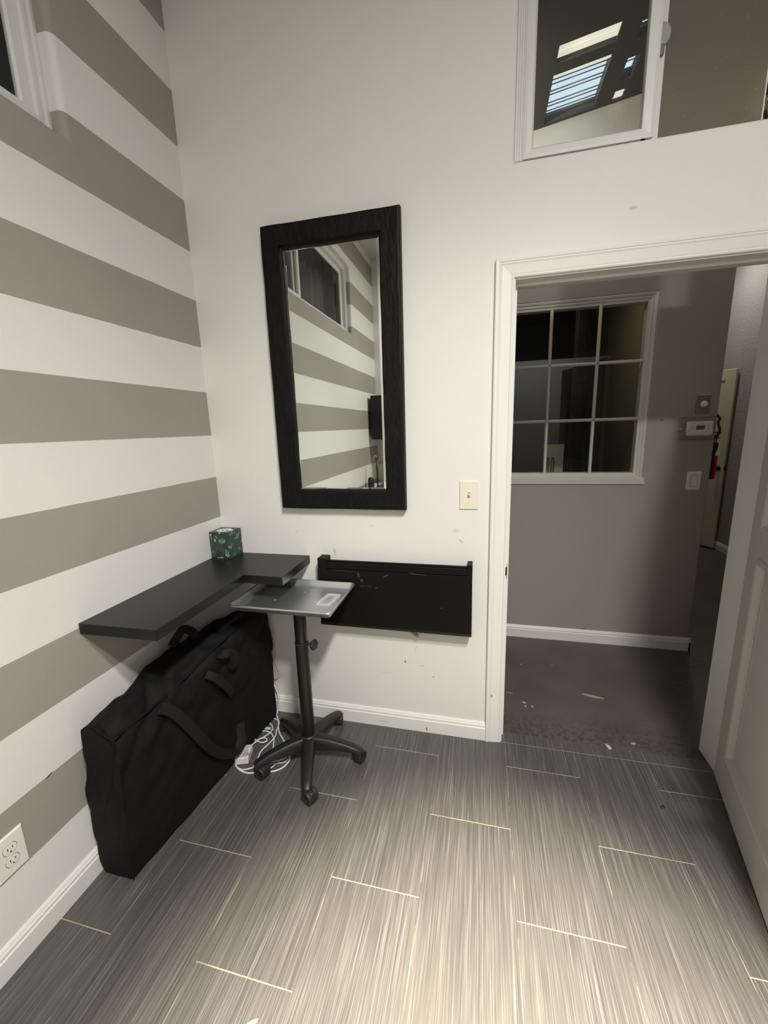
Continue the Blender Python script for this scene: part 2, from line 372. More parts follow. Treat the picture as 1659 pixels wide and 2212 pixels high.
wall('wall_left', mapX(0), (ROOM_Y - .06, .06), (0, CEIL + .05), .13, [LW], m_stripe, 'wall painted in wide grey and white horizontal stripes', bevel=.02)
wall('wall_front', lambda a, b, d: Vector((a, ROOM_Y + d, b)), (0, ROOM_X), (0, CEIL), .1, [], m_wall, 'white wall behind the camera with sink counter')
wall('wall_right', lambda a, b, d: Vector((ROOM_X - d, a, b)), (ROOM_Y, 0), (0, CEIL), .1, [], wall_paint('grey_accent_paint', (.34, .32, .28), axis='x'), 'plain grey wall behind the open door')

PB = [(0, 0), (.014, 0), (.014, .064), (.0105, .068), (.0105, .075), (.012, .078), (.008, .084), (.007, .088), (.003, .094), (0, .094)]
def baseboard(name, f0, f1, label, m=None):
    bm = new(); extrude_poly(bm, PB, f0, f1); return struct(obj(name, bm, m or m_trim), label, 'baseboard')
baseboard('baseboard_left', lambda p: Vector((p[0], 0, p[1])), lambda p: Vector((p[0], ROOM_Y, p[1])), 'white moulded baseboard under the striped wall')
baseboard('baseboard_back', lambda p: Vector((.014, -p[0], p[1])), lambda p: Vector((1.337, -p[0], p[1])), 'white moulded baseboard under the mirror wall')

baseboard('baseboard_back_right', lambda p: Vector((DX1 + .07, -p[0], p[1])), lambda p: Vector((ROOM_X, -p[0], p[1])), 'white moulded baseboard right of the doorway')

# doorway casing and jamb
PC = [(0, 0), (0, .010), (.003, .012), (.006, .0125), (.010, .009), (.014, .011), (.045, .015), (.050, .0175), (.055, .015), (.0575, .018), (.066, .019), (.070, .016), (.070, 0)]
bm = new(); rings = []
for (px, sx, pz, sz) in ((DX0, -1, 0, 0), (DX0, -1, DZ, 1), (DX1, 1, DZ, 1), (DX1, 1, 0, 0)):
    rings.append([Vector((px + sx * w, -d, pz + sz * w)) for w, d in PC])
loft(bm, rings)
for f in bm.faces: f.smooth = False
struct(obj('trim_1', bm, m_trim), 'white moulded casing around the doorway', 'trim')
bm = new()
bx(bm, DX0, -.004, 0, DX0 + .006, WT + .004, DZ); bx(bm, DX1 - .002, -.002, 0, DX1 + .012, WT + .002, DZ); bx(bm, DX0 + .006, -.002, DZ - .006, DX1 - .002, WT + .002, DZ + .008)
bx(bm, DX0 + .006, .045, 0, DX0 + .016, .082, DZ - .016); bx(bm, DX0 + .006, .045, DZ - .018, DX1 - .002, .082, DZ - .006)
jm = struct(obj('trim_2', bm, m_trim, bevel=.0015), 'white inner jamb and stop of the doorway', 'trim')
bm = new(); bx(bm, DX0 + .0055, -.006, .835, DX0 + .0075, .028, .90); bx(bm, DX0 - .001, -.0055, .85, DX0 + .006, -.0035, .888)
obj('strike_plate', bm, m_bronze, jm, bevel=.0008)['label'] = 'brown metal strike plate'

# doorway threshold and hall
HZ = -.004
bm = new(); bx(bm, .1, .055, -.06, 4.1, 4.6, HZ)
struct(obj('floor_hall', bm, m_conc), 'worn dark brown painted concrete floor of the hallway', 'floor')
HWIN = (1.22, 1.10, 2.292, 2.245)
HY = 1.07
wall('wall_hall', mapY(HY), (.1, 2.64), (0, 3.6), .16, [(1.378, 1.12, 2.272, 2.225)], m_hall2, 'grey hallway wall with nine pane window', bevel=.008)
for v in bpy.data.objects['wall_hall'].data.vertices:
    if v.co.z > 3.5: v.co.z = 3.144 + .143 * (v.co.x - 1.604) + .01
baseboard('baseboard_hall', lambda p: Vector((.1, HY - p[0], p[1] * .95 + HZ)), lambda p: Vector((2.64 + .012, HY - p[0], p[1] * .95 + HZ)), 'off white baseboard along grey hallway wall', m_trim)
baseboard('baseboard_return', lambda p: Vector((2.64 + p[0], HY - .014, p[1] * .95 + HZ)), lambda p: Vector((2.64 + p[0], 2.6, p[1] * .95 + HZ)), 'baseboard end turning the hallway corner')
wall('wall_corner_return', lambda a, b, d: Vector((2.64 - .0 + d, a, b)), (HY + .16, 4.3), (0, 3.7), .12, [], m_hall, 'grey return wall beyond the hallway corner')
wall('wall_corridor', lambda a, b, d: Vector((3.96 - d, a, b)), (WT, 4.3), (0, 3.9), .1, [], m_plaster, 'rough plastered grey wall at the end of the hallway')
baseboard('baseboard_corridor', lambda p: Vector((3.96 - p[0], WT, p[1])), lambda p: Vector((3.96 - p[0], 4.3, p[1])), 'white baseboard under the rough plastered wall')
wall('wall_corridor_end', mapY(4.3), (2.5, 4.1), (0, 3.9), .1, [], m_hall, 'far end wall of the corridor')
wall('wall_hall_left', mapX(.1), (WT, HY), (0, 3.5), .1, [], m_hall, 'left end wall of the hallway')

# sloped hall ceiling with skylights (holes to the sky)
CZ = lambda x: 3.144 + .143 * (x - 1.604)
cp = Vector((1.30023, -1.78436, 1.5065))
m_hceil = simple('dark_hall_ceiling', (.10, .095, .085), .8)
def ceil_wall(name, holes, A, B, label):
    mp = lambda a, b, d: Vector((a, b, CZ(a) - d))
    return wall(name, mp, A, B, .05, holes, m_hceil, label)
SK = [(1.600, .545, 1.852, .645), (1.600, .71, 1.856, 1.045), (1.938, .585, 1.978, .665), (1.940, .776, 1.992, .915), (1.942, .98, 1.992, 1.055), (3.25, 3.0, 3.6, 3.5)]
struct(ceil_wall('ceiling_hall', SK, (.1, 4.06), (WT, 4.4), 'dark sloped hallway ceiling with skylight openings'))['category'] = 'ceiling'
# skylight openings: emissive panels put in for sunlit white blinds, plus thin slats
g = G('sunlit_blind_glow'); g.base((.8, .76, .66)); g.set(emis=.75, emc=(1.0, .93, .78, 1), rough=.7); m_glow = g.m
def tilted(bm, x0, y0, x1, y1, up, th, mi=0):
    pts = [(x0, y0), (x1, y0), (x1, y1), (x0, y1)]
    loft(bm, [[Vector((x, y, CZ(x) + up)) for x, y in pts], [Vector((x, y, CZ(x) + up + th)) for x, y in pts]], mi=mi)
m_slat = simple('grey_slat', (.30, .30, .30), .6)
def skylight(label, x0, y0, x1, y1, glow, slats, group='skylights over the hallway'):
    t = thing('skylight_grille', label, 'skylight', ((x0 + x1) / 2, (y0 + y1) / 2, CZ((x0 + x1) / 2)), group)
    for s_ in slats:
        bm = new(); tilted(bm, x0 - .004, s_ - .0018, x1 + .004, s_ + .0018, .022, .004); obj('slat', bm, m_slat, t)
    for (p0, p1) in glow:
        bm = new(); tilted(bm, x0 - .004, p0, x1 + .004, p1, .012, .005); obj('blind_glow_panel', bm, m_glow, t)
    return t
skylight('long narrow cream skylight blind, its sunlight put in as glow, topmost in the upper window', 1.602, .547, 1.850, .643, [(.556, .588), (.592, .628)], [.552, .59, .634])
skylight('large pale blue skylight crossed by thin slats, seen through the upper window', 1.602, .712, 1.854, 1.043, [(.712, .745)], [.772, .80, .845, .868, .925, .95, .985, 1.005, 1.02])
skylight('tiny skylight gap touching the sash, level with the cream panel', 1.940, .587, 1.976, .663, [], [.60, .652])
skylight('small upright blue skylight right of the large slatted one', 1.942, .778, 1.990, .913, [], [.80, .83])
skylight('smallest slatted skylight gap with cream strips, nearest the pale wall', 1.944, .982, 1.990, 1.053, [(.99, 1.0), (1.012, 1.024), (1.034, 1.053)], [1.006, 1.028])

# ------------------------------------------------------------------ windows
def pane(name, m, mp, a0, b0, a1, b1, d, th, parent):
    bm = new(); loft(bm, [[mp(a0, b0, d), mp(a1, b0, d), mp(a1, b1, d), mp(a0, b1, d)], [mp(a0, b0, d - th), mp(a1, b0, d - th), mp(a1, b1, d - th), mp(a0, b1, d - th)]])
    for f in bm.faces: f.smooth = False
    return obj(name, bm, m, parent)
FR = [(0, -.055), (0, -.004), (.006, -.001), (.024, -.001), (.026, -.006), (.030, -.006), (.030, -.055)]
SF = [(0, -.030), (0, -.008), (.004, -.006), (.008, -.008), (.012, -.005), (.030, -.007), (.036, -.014), (.038, -.030)]
# window_1 : upper window on the back wall (faces -y)
w1 = struct(thing('window_1', 'upper white framed sliding window above the doorway', 'window', ((UW[0] + UW[2]) / 2, .03, UW[1])))
mU = mapY(0.0)
bm = new(); bx(bm, UW[0], .004, UW[1], UW[0] + .030, .075, UW[3]); bx(bm, UW[2] - .03, .02, UW[1], UW[2] + .02, .075, UW[3] + .02); bx(bm, UW[0], .02, UW[3] - .03, UW[2], .075, UW[3] + .02); bx(bm, UW[0], .044, UW[1], UW[2], .10, UW[1] + .012)
for xx in (.008, .016, .024): bx(bm, UW[0] + xx, .001, UW[1], UW[0] + xx + .003, .006, UW[3])
obj('window_frame', bm, m_vinyl, w1, bevel=.0015)
bm = new(); rect_frame(bm, (1.422, UW[1] + .004, 1.842, UW[3] - .02), [(0, -.030), (0, -.004), (.010, -.002), (.028, -.004), (.034, -.010), (.036, -.030)], mU)
bx(bm, 1.806, .004, UW[1] + .004, 1.822, .034, UW[3] - .02); obj('sash', bm, m_vinyl, w1, bevel=.001)
pane('glass_pane', m_glass, mU, 1.456, UW[1] + .038, 1.808, UW[3] - .05, -.016, .003, w1)
bm = new(); bx(bm, 1.845, .040, UW[1], 1.868, .062, UW[3] - .02); obj('meeting_rail', bm, m_vinyl, w1, bevel=.001)
bm = new(); bx(bm, 2.172, .046, UW[1], 2.176, .056, UW[3] - .02); obj('pane_edge_strip', bm, m_vinyl, w1)
pane('frosted_pane', m_frost, mU, 1.868, UW[1] + .008, 2.173, UW[3] - .03, -.050, .003, w1)['label'] = 'dusty frosted pane'
pane('glass_pane', m_glass, mU, 2.176, UW[1] + .008, UW[2] - .03, UW[3] - .03, -.056, .003, w1)
bm = new(); lathe(bm, (1.852, .036, 2.750), (0, -1, 0), [(.0, -.002), (.034, -.002), (.034, .004), (.031, .006), (0, .0065)], 36)
for v in bm.verts: v.co.x = 1.852 + (v.co.x - 1.852) * .75
obj('latch', bm, simple('grey_latch_metal', (.36, .37, .36), .6, 0), w1, bevel=.002)
bm = new(); bx(bm, 1.846, .028, 2.690, 1.862, .038, 2.722); obj('latch_keeper', bm, simple('rusty_keeper', (.24, .17, .13), .6, .3), w1, bevel=.004)

# window_2 : window in the striped wall (faces +x)
w2 = struct(thing('window_2', 'white framed sliding window high in the striped wall', 'window', (-.06, -1.5, 2.44)))
mL = mapX(-.045)
bm = new(); rect_frame(bm, (LW[0], LW[1] - .004, LW[2], LW[3]), [(0, -.06), (0, 0), (.012, .002), (.014, -.006), (.026, -.006), (.028, 0), (.040, 0), (.044, -.01), (.044, -.06)], mL)
obj('window_frame', bm, m_vinyl, w2, bevel=.001)
for nm, y0, y1, dd in (('sash', -1.36, -.594, -.012), ('sash', -2.396, -1.28, -.034)):
    bm = new(); rect_frame(bm, (y0, LW[1] + .024, y1, LW[3] - .044), [(0, -.018), (0, .0), (.030, .0), (.036, -.006), (.036, -.018)], mapX(-.045 + dd)); s_ = obj(nm, bm, m_vinyl, w2, bevel=.001)
    pane('glass_pane', m_glass, mapX(-.045 + dd), y0 + .034, LW[1] + .06, y1 - .034, LW[3] - .08, -.010, .003, s_)
# dim space with a hanging curtain behind that window
bm = new(); bx(bm, -1.6, -3.2, 1.6, -1.55, .3, 3.8); bx(bm, -1.6, -3.2, 1.6, -.13, -3.15, 3.8); bx(bm, -1.6, .25, 1.6, -.13, .3, 3.8); bx(bm, -1.6, -3.2, 3.75, -.13, .3, 3.8); bx(bm, -1.6, -3.2, 1.6, -.13, .3, 1.65)
struct(obj('wall_adjoining', bm, simple('dim_grey_paint', (.12, .115, .11), .8)), 'dim grey space behind the striped wall window', 'wall')
bm = new(); rings = []
for z_ in (2.2, 3.2):
    rings.append([Vector((-.28 + .03 * math.sin(i * .9) + .012 * math.sin(i * 2.3), -2.4 + i * .02, z_)) for i in range(46)])
loft(bm, rings, close=False, cap=False)
cu = obj('curtain', bm, simple('brown_grey_curtain', (.13, .115, .105), .9), smooth=True); cu.modifiers.new('t', 'SOLIDIFY').thickness = .003
tag(cu, 'dark brown folded curtain behind the striped wall window, seen in the mirror', 'curtain')

# window_3 : nine pane window in the hallway wall
w3 = struct(thing('window_3', 'nine pane off white window in the grey hallway wall', 'window', (1.83, HY, 1.10)))
mH = mapY(HY)
HW = (1.374, 1.128, 2.274, 2.228)
bm = new(); rect_frame(bm, HW, [(0, -.07), (0, -.004), (.006, .0), (.016, -.004), (.018, -.010), (.030, -.010), (.034, -.016), (.048, -.018), (.050, -.07)], mH); obj('window_frame', bm, m_hvinyl, w3, bevel=.001)
gx0, gx1, gz0, gz1 = 1.424, 2.232, 1.178, 2.186
bm = new()
cols = [1.699, 1.974]; rows = [1.512, 1.852]
for xx in cols: extrude_poly(bm, [(-.0095, -.03), (-.0095, -.022), (-.004, -.014), (.004, -.014), (.0095, -.022), (.0095, -.03)], lambda p, xx=xx: mH(xx + p[0], gz0 - .004, p[1]), lambda p, xx=xx: mH(xx + p[0], gz1 + .004, p[1]))
for zz in rows: extrude_poly(bm, [(-.0095, -.03), (-.0095, -.022), (-.004, -.014), (.004, -.014), (.0095, -.022), (.0095, -.03)], lambda p, zz=zz: mH(gx0 - .004, zz + p[0], p[1]), lambda p, zz=zz: mH(gx1 + .004, zz + p[0], p[1]))
for f in bm.faces: f.smooth = False
obj('muntin_grid', bm, m_hvinyl, w3)
xs = [gx0] + cols + [gx1]; zs = [gz0] + rows + [gz1]
for i in range(3):
    for j in range(3): pane('glass_pane', m_glass, mH, xs[i], zs[j], xs[i + 1], zs[j + 1], -.026, .003, w3)
bm = new(); bx(bm, 1.355, HY - .012, 1.106, 2.290, HY + .03, 1.122); bx(bm, 1.36, HY - .006, 1.122, 2.285, HY + .03, 1.150); obj('window_sill', bm, m_hvinyl, w3, bevel=.003)
# dark room behind it
RX0, RX1, RY0, RY1, RZ = .1, 2.50, HY + .16, 4.2, 2.75
bm = new(); bx(bm, RX0 - .05, RY0, 0, RX0, RY1, RZ); bx(bm, RX0 - .05, RY1, 0, RX1, RY1 + .05, RZ)
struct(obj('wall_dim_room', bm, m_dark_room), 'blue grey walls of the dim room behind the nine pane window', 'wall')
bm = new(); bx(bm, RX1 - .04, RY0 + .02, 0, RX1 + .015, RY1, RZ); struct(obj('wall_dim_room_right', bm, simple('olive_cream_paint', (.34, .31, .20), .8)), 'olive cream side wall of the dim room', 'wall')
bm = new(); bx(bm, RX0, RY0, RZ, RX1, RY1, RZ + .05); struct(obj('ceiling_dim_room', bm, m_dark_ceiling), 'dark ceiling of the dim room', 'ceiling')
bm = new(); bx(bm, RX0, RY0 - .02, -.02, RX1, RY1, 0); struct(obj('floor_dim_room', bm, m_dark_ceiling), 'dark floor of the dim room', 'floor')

# ------------------------------------------------------------------ open door (door_1): local x along the width, y = normal, z up
def place_door(name, label, origin, direction, W_, H_, T_, lite, paint, zb=.012):
    root = bpy.data.objects.new(name, None); C.objects.link(root); root.location = origin
    root.rotation_euler = (0, 0, math.atan2(direction[1], direction[0])); ORG[root] = Vector((0, 0, 0)); struct(root, label, 'door')
    return root
d1 = place_door('door_1', 'open grey white half glazed door on the right', (2.294 - .235 * .012, .028 - .97 * .03, 0), (-.156, -.671), .86, 2.03, .036, True, m_doorp)
# local frame: x = along width from the hinge; visible face looks toward local -y (which is room left)
U0, U1 = .022, .865
bm = new(); T0, T1 = 0.0, .036
def dbx(u0, z0, u1, z1, a=T0, b=T1): bx(bm, u0, a, z0, u1, b, z1)
dbx(U0, .012, .142, 2.03); dbx(.735, .012, U1, 2.03); dbx(.142, .012, .735, .180); dbx(.142, .995, .735, 1.118); dbx(.142, 1.90, .735, 2.03)
leaf = obj('door_leaf', bm, m_doorp, d1, bevel=.0012)
bm = new(); rect_frame(bm, (.128, .166, .749, 1.008), [(0, 0), (.002, .006), (.012, .009), (.020, .006), (.028, -.006), (.034, -.012), (.034, -.02)], lambda a, b, d: Vector((a, -d, b)))
bx(bm, .15, .012, .19, .725, .030, .985)
rect_frame(bm, (.175, .215, .70, .96), [(0, -.012), (.03, -.003), (.032, -.012)], lambda a, b, d: Vector((a, -d, b))); bx(bm, .205, .004, .245, .672, .012, .93)
obj('lower_panel', bm, m_doorp, leaf, bevel=.0008)
bm = new(); rect_frame(bm, (.130, 1.106, .747, 1.912), [(0, 0), (.002, .008), (.012, .012), (.022, .008), (.030, -.002), (.034, -.012), (.034, -.03)], lambda a, b, d: Vector((a, -d, b))); obj('glazing_bead', bm, m_doorp, leaf, bevel=.0008)
bm = new(); bx(bm, .15, .014, 1.125, .73, .019, 1.893); obj('door_glass', bm, glass('dark_door_glass', (.35, .37, .38)), leaf)['label'] = 'dark glass upper light'
bm = new(); lathe(bm, (.80, 0, .92), (0, -1, 0), [(.0, 0), (.032, 0), (.032, .006), (.012, .01), (.012, .035), (.027, .045), (.028, .06), (.018, .07), (0, .072)]); obj('door_knob', bm, simple('satin_nickel', (.5, .48, .45), .3, 1), leaf)
for hz in (.22, 1.0, 1.82):
    bm = new(); cyl(bm, (.014, .030, hz - .045), (.014, .030, hz + .045), .006); obj('hinge', bm, m_chrome, leaf)

# ------------------------------------------------------------------ far cream door
d2 = place_door('door_2', 'cream door standing ajar at the end of the hallway', (3.92, 3.53, 0), (-.59, .81), .8, 2.0, .04, False, m_cream)
bm = new(); bx(bm, 0, -.036, .012, .78, 0, 2.008); lf = obj('door_leaf', bm, m_cream, d2, bevel=.006, seg=3)
bm = new(); lathe(bm, (.055, -0.0, .94), (0, 1, 0), [(0, 0), (.026, 0), (.026, .006), (.010, .01), (.010, .03), (.026, .04), (.028, .052), (.018, .062), (0, .064)]); obj('door_knob', bm, m_slot, lf)['label'] = 'black door knob'
bm = new(); bx(bm, -.002, -.030, .915, .001, -.006, .965); obj('latch_plate', bm, m_slot, lf)
bm = new(); bx(bm, .10, 0, 1.888, .15, .006, 1.896); obj('hook', bm, m_brass, lf)

# ------------------------------------------------------------------ mirror
t = thing('wall_mirror', 'tall rectangular wall mirror with wide rough black wooden frame', 'mirror', (.671, 0, 1.743))
bm = new(); prof = [(0, 0), (-.002, .010), (0, .034), (.003, .041), (.010, .0425), (.078, .041), (.081, .037), (.0825, .028), (.087, .026), (.0895, .022), (.0895, 0)]
rect_frame(bm, (.372, 1.143, .970, 2.346), prof, mapY(0))
bmesh.ops.subdivide_edges(bm, edges=[e for e in bm.edges if e.calc_length() > .3], cuts=40)
for v in bm.verts:
    if abs(v.co.y) > .02: v.co += Vector((noise.noise(v.co * 9) * .0022, noise.noise(v.co * 14 + Vector((5, 0, 0))) * .0012, noise.noise(v.co * 9 + Vector((0, 7, 0))) * .0022))
obj('frame', bm, m_black_wood, t)
bm = new(); a0, b0, a1, b1 = .459, 1.229, .883, 2.260; w_ = .013
outer = [(a0, b0), (a1, b0), (a1, b1), (a0, b1)]; inner = [(a0 + w_, b0 + w_), (a1 - w_, b0 + w_), (a1 - w_, b1 - w_), (a0 + w_, b1 - w_)]
mp = mapY(0); O = [bm.verts.new(mp(a, b, .0145)) for a, b in outer]; I = [bm.verts.new(mp(a, b, .0160)) for a, b in inner]; Bk = [bm.verts.new(mp(a, b, .006)) for a, b in outer]
bm.faces.new(I); bm.faces.new(Bk[::-1])
for i in range(4): bm.faces.new((O[i], O[(i + 1) % 4], I[(i + 1) % 4], I[i])); bm.faces.new((Bk[i], Bk[(i + 1) % 4], O[(i + 1) % 4], O[i]))
obj('mirror_glass', bm, m_mirror, t)['label'] = 'bevelled mirror glass reflecting the striped wall'

# ------------------------------------------------------------------ switch plates and outlets
def screw(bm, mp, a, b, d, r=.0032):
    n = 12; loft(bm, [[mp(a + r * math.cos(2 * PI * i / n), b + r * math.sin(2 * PI * i / n), d) for i in range(n)], [mp(a + r * .7 * math.cos(2 * PI * i / n), b + r * .7 * math.sin(2 * PI * i / n), d + .0012) for i in range(n)]])
def mbox(bm, mp, a0, b0, d0, a1, b1, d1):
    loft(bm, [[mp(a0, b0, d0), mp(a1, b0, d0), mp(a1, b1, d0), mp(a0, b1, d0)], [mp(a0, b0, d1), mp(a1, b0, d1), mp(a1, b1, d1), mp(a0, b1, d1)]])
    for f in bm.faces: f.smooth = False
def plate(mp, a0, b0, a1, b1, m, parent):
    bm = new(); e = .0035
    loft(bm, [[mp(a0, b0, 0), mp(a1, b0, 0), mp(a1, b1, 0), mp(a0, b1, 0)], [mp(a0, b0, .003), mp(a1, b0, .003), mp(a1, b1, .003), mp(a0, b1, .003)], [mp(a0 + e, b0 + e, .0065), mp(a1 - e, b0 + e, .0065), mp(a1 - e, b1 - e, .0065), mp(a0 + e, b1 - e, .0065)]])
    for f in bm.faces: f.smooth = False
    return obj('cover_plate', bm, m, parent)
mB = mapY(0)
t = thing('light_switch', 'ivory toggle light switch on the white wall beside the door casing', 'switch', (1.244, 0, 1.207))
plate(mB, 1.204, 1.144, 1.284, 1.270, m_ivory, t)
for zz in (1.237, 1.177): bm = new(); screw(bm, mB, 1.244, zz, .0065); obj('screw', bm, m_whiteplate, t)
bm = new(); mbox(bm, mB, 1.2395, 1.196, .0060, 1.2495, 1.220, .0068); obj('toggle_slot', bm, simple('toggle_shadow_slot', (.35, .33, .27), .6), t)
bm = new(); loft(bm, [[mB(1.240, 1.200, .006), mB(1.249, 1.200, .006), mB(1.249, 1.214, .006), mB(1.240, 1.214, .006)], [mB(1.241, 1.210, .020), mB(1.248, 1.210, .020), mB(1.248, 1.217, .021), mB(1.241, 1.217, .021)]]); obj('toggle', bm, m_whiteplate, t, bevel=.001)
mLw = mapX(0)
t = thing('power_outlet', 'white duplex power outlet low on the striped wall', 'outlet', (0, -1.125, .342))
oy0, oy1, oz0, oz1 = -1.163, -1.083, .279, .405; oc = (oy0 + oy1) / 2
plate(mLw, oy0, oz0, oy1, oz1, m_whiteplate, t)
for zc in (.3615, .3225):
    bm = new(); n = 28; r1 = [(.0172 * math.cos(2 * PI * i / n), max(-.0135, min(.0135, .0172 * math.sin(2 * PI * i / n)))) for i in range(n)]
    loft(bm, [[mLw(oc + a, zc + b, .006) for a, b in r1], [mLw(oc + a * .96, zc + b * .96, .0085) for a, b in r1]]); rc = obj('receptacle', bm, m_whiteplate, t)
    bm = new(); mbox(bm, mLw, oc - .0075, zc - .001, .0080, oc - .0055, zc + .008, .0088); mbox(bm, mLw, oc + .0052, zc, .0080, oc + .0072, zc + .007, .0088)
    screw(bm, mLw, oc, zc - .0075, .0080, .0026); obj('slots', bm, m_slot, rc)
    bm = new(); n = 28; loft(bm, [[mLw(oc + a * 1.08, zc + b * 1.1, .0064) for a, b in r1], [mLw(oc + a * 1.08, zc + b * 1.1, .0067) for a, b in r1]]); obj('receptacle_gap', bm, simple('grey_gap', (.25, .24, .22), .7), t)
bm = new(); screw(bm, mLw, oc, .342, .0065); obj('screw', bm, m_whiteplate, t)

# hallway wall fittings
t = thing('wall_timer', 'small grey timer switch plate with white dial above thermostat', 'switch', (2.556, HY, 1.582))
plate(mH, 2.519, 1.526, 2.594, 1.638, m_timer, t)
bm = new(); lathe(bm, (2.560, HY - .006, 1.583), (0, -1, 0), [(0, 0), (.019, 0), (.019, .003), (.014, .006), (.014, .018), (0, .019)]); bx(bm, 2.557, HY - .027, 1.570, 2.563, HY - .02, 1.596); obj('dial', bm, m_whiteplate, t, bevel=.001)
bm = new()
for kk in range(10):
    an = PI * .15 + kk * PI * .17; cx, cz = 2.560 + .024 * math.cos(an), 1.583 + .024 * math.sin(an); bx(bm, cx - .0012, HY - .0072, cz - .0012, cx + .0012, HY - .006, cz + .0012)
obj('dial_marks', bm, m_slot, t)
t = thing('thermostat', 'white digital thermostat inside clear locking cover on grey wall', 'thermostat', (2.548, HY, 1.44))
bm = new(); mbox(bm, mH, 2.481, 1.400, 0, 2.617, 1.484, .024); obj('body', bm, m_whiteplate, t, bevel=.008, seg=4)
bm = new(); mbox(bm, mH, 2.527, 1.436, .024, 2.571, 1.460, .0248); obj('display', bm, m_lcd, t)
mgp = simple('grey_print', (.45, .44, .41), .5)
bm = new(); mbox(bm, mH, 2.532, 1.468, .0242, 2.566, 1.4705, .0247); obj('printed_line', bm, mgp, t)
for q in (2.510, 2.589):
    for zz in (1.440, 1.452): bm = new(); mbox(bm, mH, q - .004, zz, .0242, q + .004, zz + .005, .0252); obj('button', bm, mgp, t)
t = thing('thermostat_guard', 'clear plastic locking box around the thermostat', 'cover', (2.536, HY, 1.44))
bm = new(); X0, X1, Z0, Z1 = 2.445, 2.649, 1.378, 1.508
for (a, b, c_, d_) in ((X0, Z0, X1, Z0 + .003), (X0, Z1 - .003, X1, Z1), (X0, Z0, X0 + .003, Z1), (X1 - .003, Z0, X1, Z1)): mbox(bm, mH, a, b, 0, c_, d_, .058)
mbox(bm, mH, X0, Z0, .058, X1, Z1, .061); obj('cover_shell', bm, m_clear, t, bevel=.001)
bm = new(); mbox(bm, mH, 2.424, 1.374, 0, 2.655, 1.512, .004); obj('back_flange', bm, m_clear, t)
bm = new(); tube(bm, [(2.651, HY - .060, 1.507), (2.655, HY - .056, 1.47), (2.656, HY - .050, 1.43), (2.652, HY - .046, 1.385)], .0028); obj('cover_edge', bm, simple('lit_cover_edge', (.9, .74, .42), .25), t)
bm = new(); cyl(bm, (2.452, HY - .008, 1.442), (2.452, HY - .040, 1.442), .010); cyl(bm, (2.437, HY - .028, 1.445), (2.470, HY - .028, 1.441), .008); obj('lock', bm, m_chrome, t, bevel=.001)
t = thing('rocker_switch', 'white rocker light switch on grey wall, below the thermostat', 'switch', (2.557, HY, 1.128))
plate(mH, 2.519, 1.072, 2.595, 1.184, m_whiteplate, t)
bm = new(); mbox(bm, mH, 2.539, 1.092, .0062, 2.575, 1.164, .0068); obj('rocker_gap', bm, simple('brown_gap', (.32, .25, .2), .6), t)
bm = new(); loft(bm, [[mH(2.5415, 1.0945, .006), mH(2.5725, 1.0945, .006), mH(2.5725, 1.1615, .006), mH(2.5415, 1.1615, .006)], [mH(2.5415, 1.0945, .0085), mH(2.5725, 1.0945, .0085), mH(2.5725, 1.1615, .0072), mH(2.5415, 1.1615, .0072)]]); obj('rocker', bm, m_whiteplate, t)
for zz in (1.175, 1.081): bm = new(); screw(bm, mH, 2.557, zz, .0065, .0025); obj('screw', bm, m_timer, t)

# fire extinguisher behind the corner
ex, ey = 2.672, 1.17
t = thing('fire_extinguisher', 'red fire extinguisher with black label half hidden behind the hallway corner', 'fire extinguisher', (ex, ey, 1.13))
bm = new(); lathe(bm, (ex, ey, 1.13), (0, 0, 1), [(0, .0), (.036, .0), (.040, .006), (.040, .17), (.034, .205), (.018, .225), (.014, .24), (0, .24)]); obj('cylinder', bm, m_red, t)
bm = new(); lathe(bm, (ex, ey, 1.15), (0, 0, 1), [(.0403, 0), (.0407, 0), (.0407, .12), (.0403, .12)], 32); 
bmesh.ops.delete(bm, geom=[v for v in bm.verts if v.co.x > ex + .012], context='VERTS'); obj('label_band', bm, m_slot, t)
bm = new(); cyl(bm, (ex, ey, 1.36), (ex, ey, 1.395), .015); bx(bm, ex - .012, ey - .05, 1.39, ex + .012, ey + .02, 1.40); bx(bm, ex - .01, ey - .075, 1.41, ex + .01, ey + .02, 1.418); bx(bm, ex - .008, ey - .012, 1.39, ex + .008, ey + .012, 1.42); obj('valve_handle', bm, m_slot, t, bevel=.002)
bm = new(); tube(bm, [(ex, ey, 1.385), (ex + .015, ey - .03, 1.38), (ex + .006, ey - .05, 1.33), (ex - .004, ey - .048, 1.28), (ex - .008, ey - .044, 1.24)], .009); obj('hose', bm, m_rubber, t)
bm = new(); bx(bm, ex + .004, ey - .052, 1.275, ex + .028, ey - .050, 1.375); obj('inspection_tag', bm, m_whiteplate, t)['label'] = 'white inspection tag'
bm = new(); tube(bm, [(ex + .006, ey - .045, 1.39), (ex + .014, ey - .045, 1.43), (ex + .004, ey - .04, 1.47), (ex + .012, ey - .03, 1.50), (ex - .004, ey, 1.53)], .007); obj('strap', bm, simple('dark_red_strap', (.07, .012, .012), .7), t)

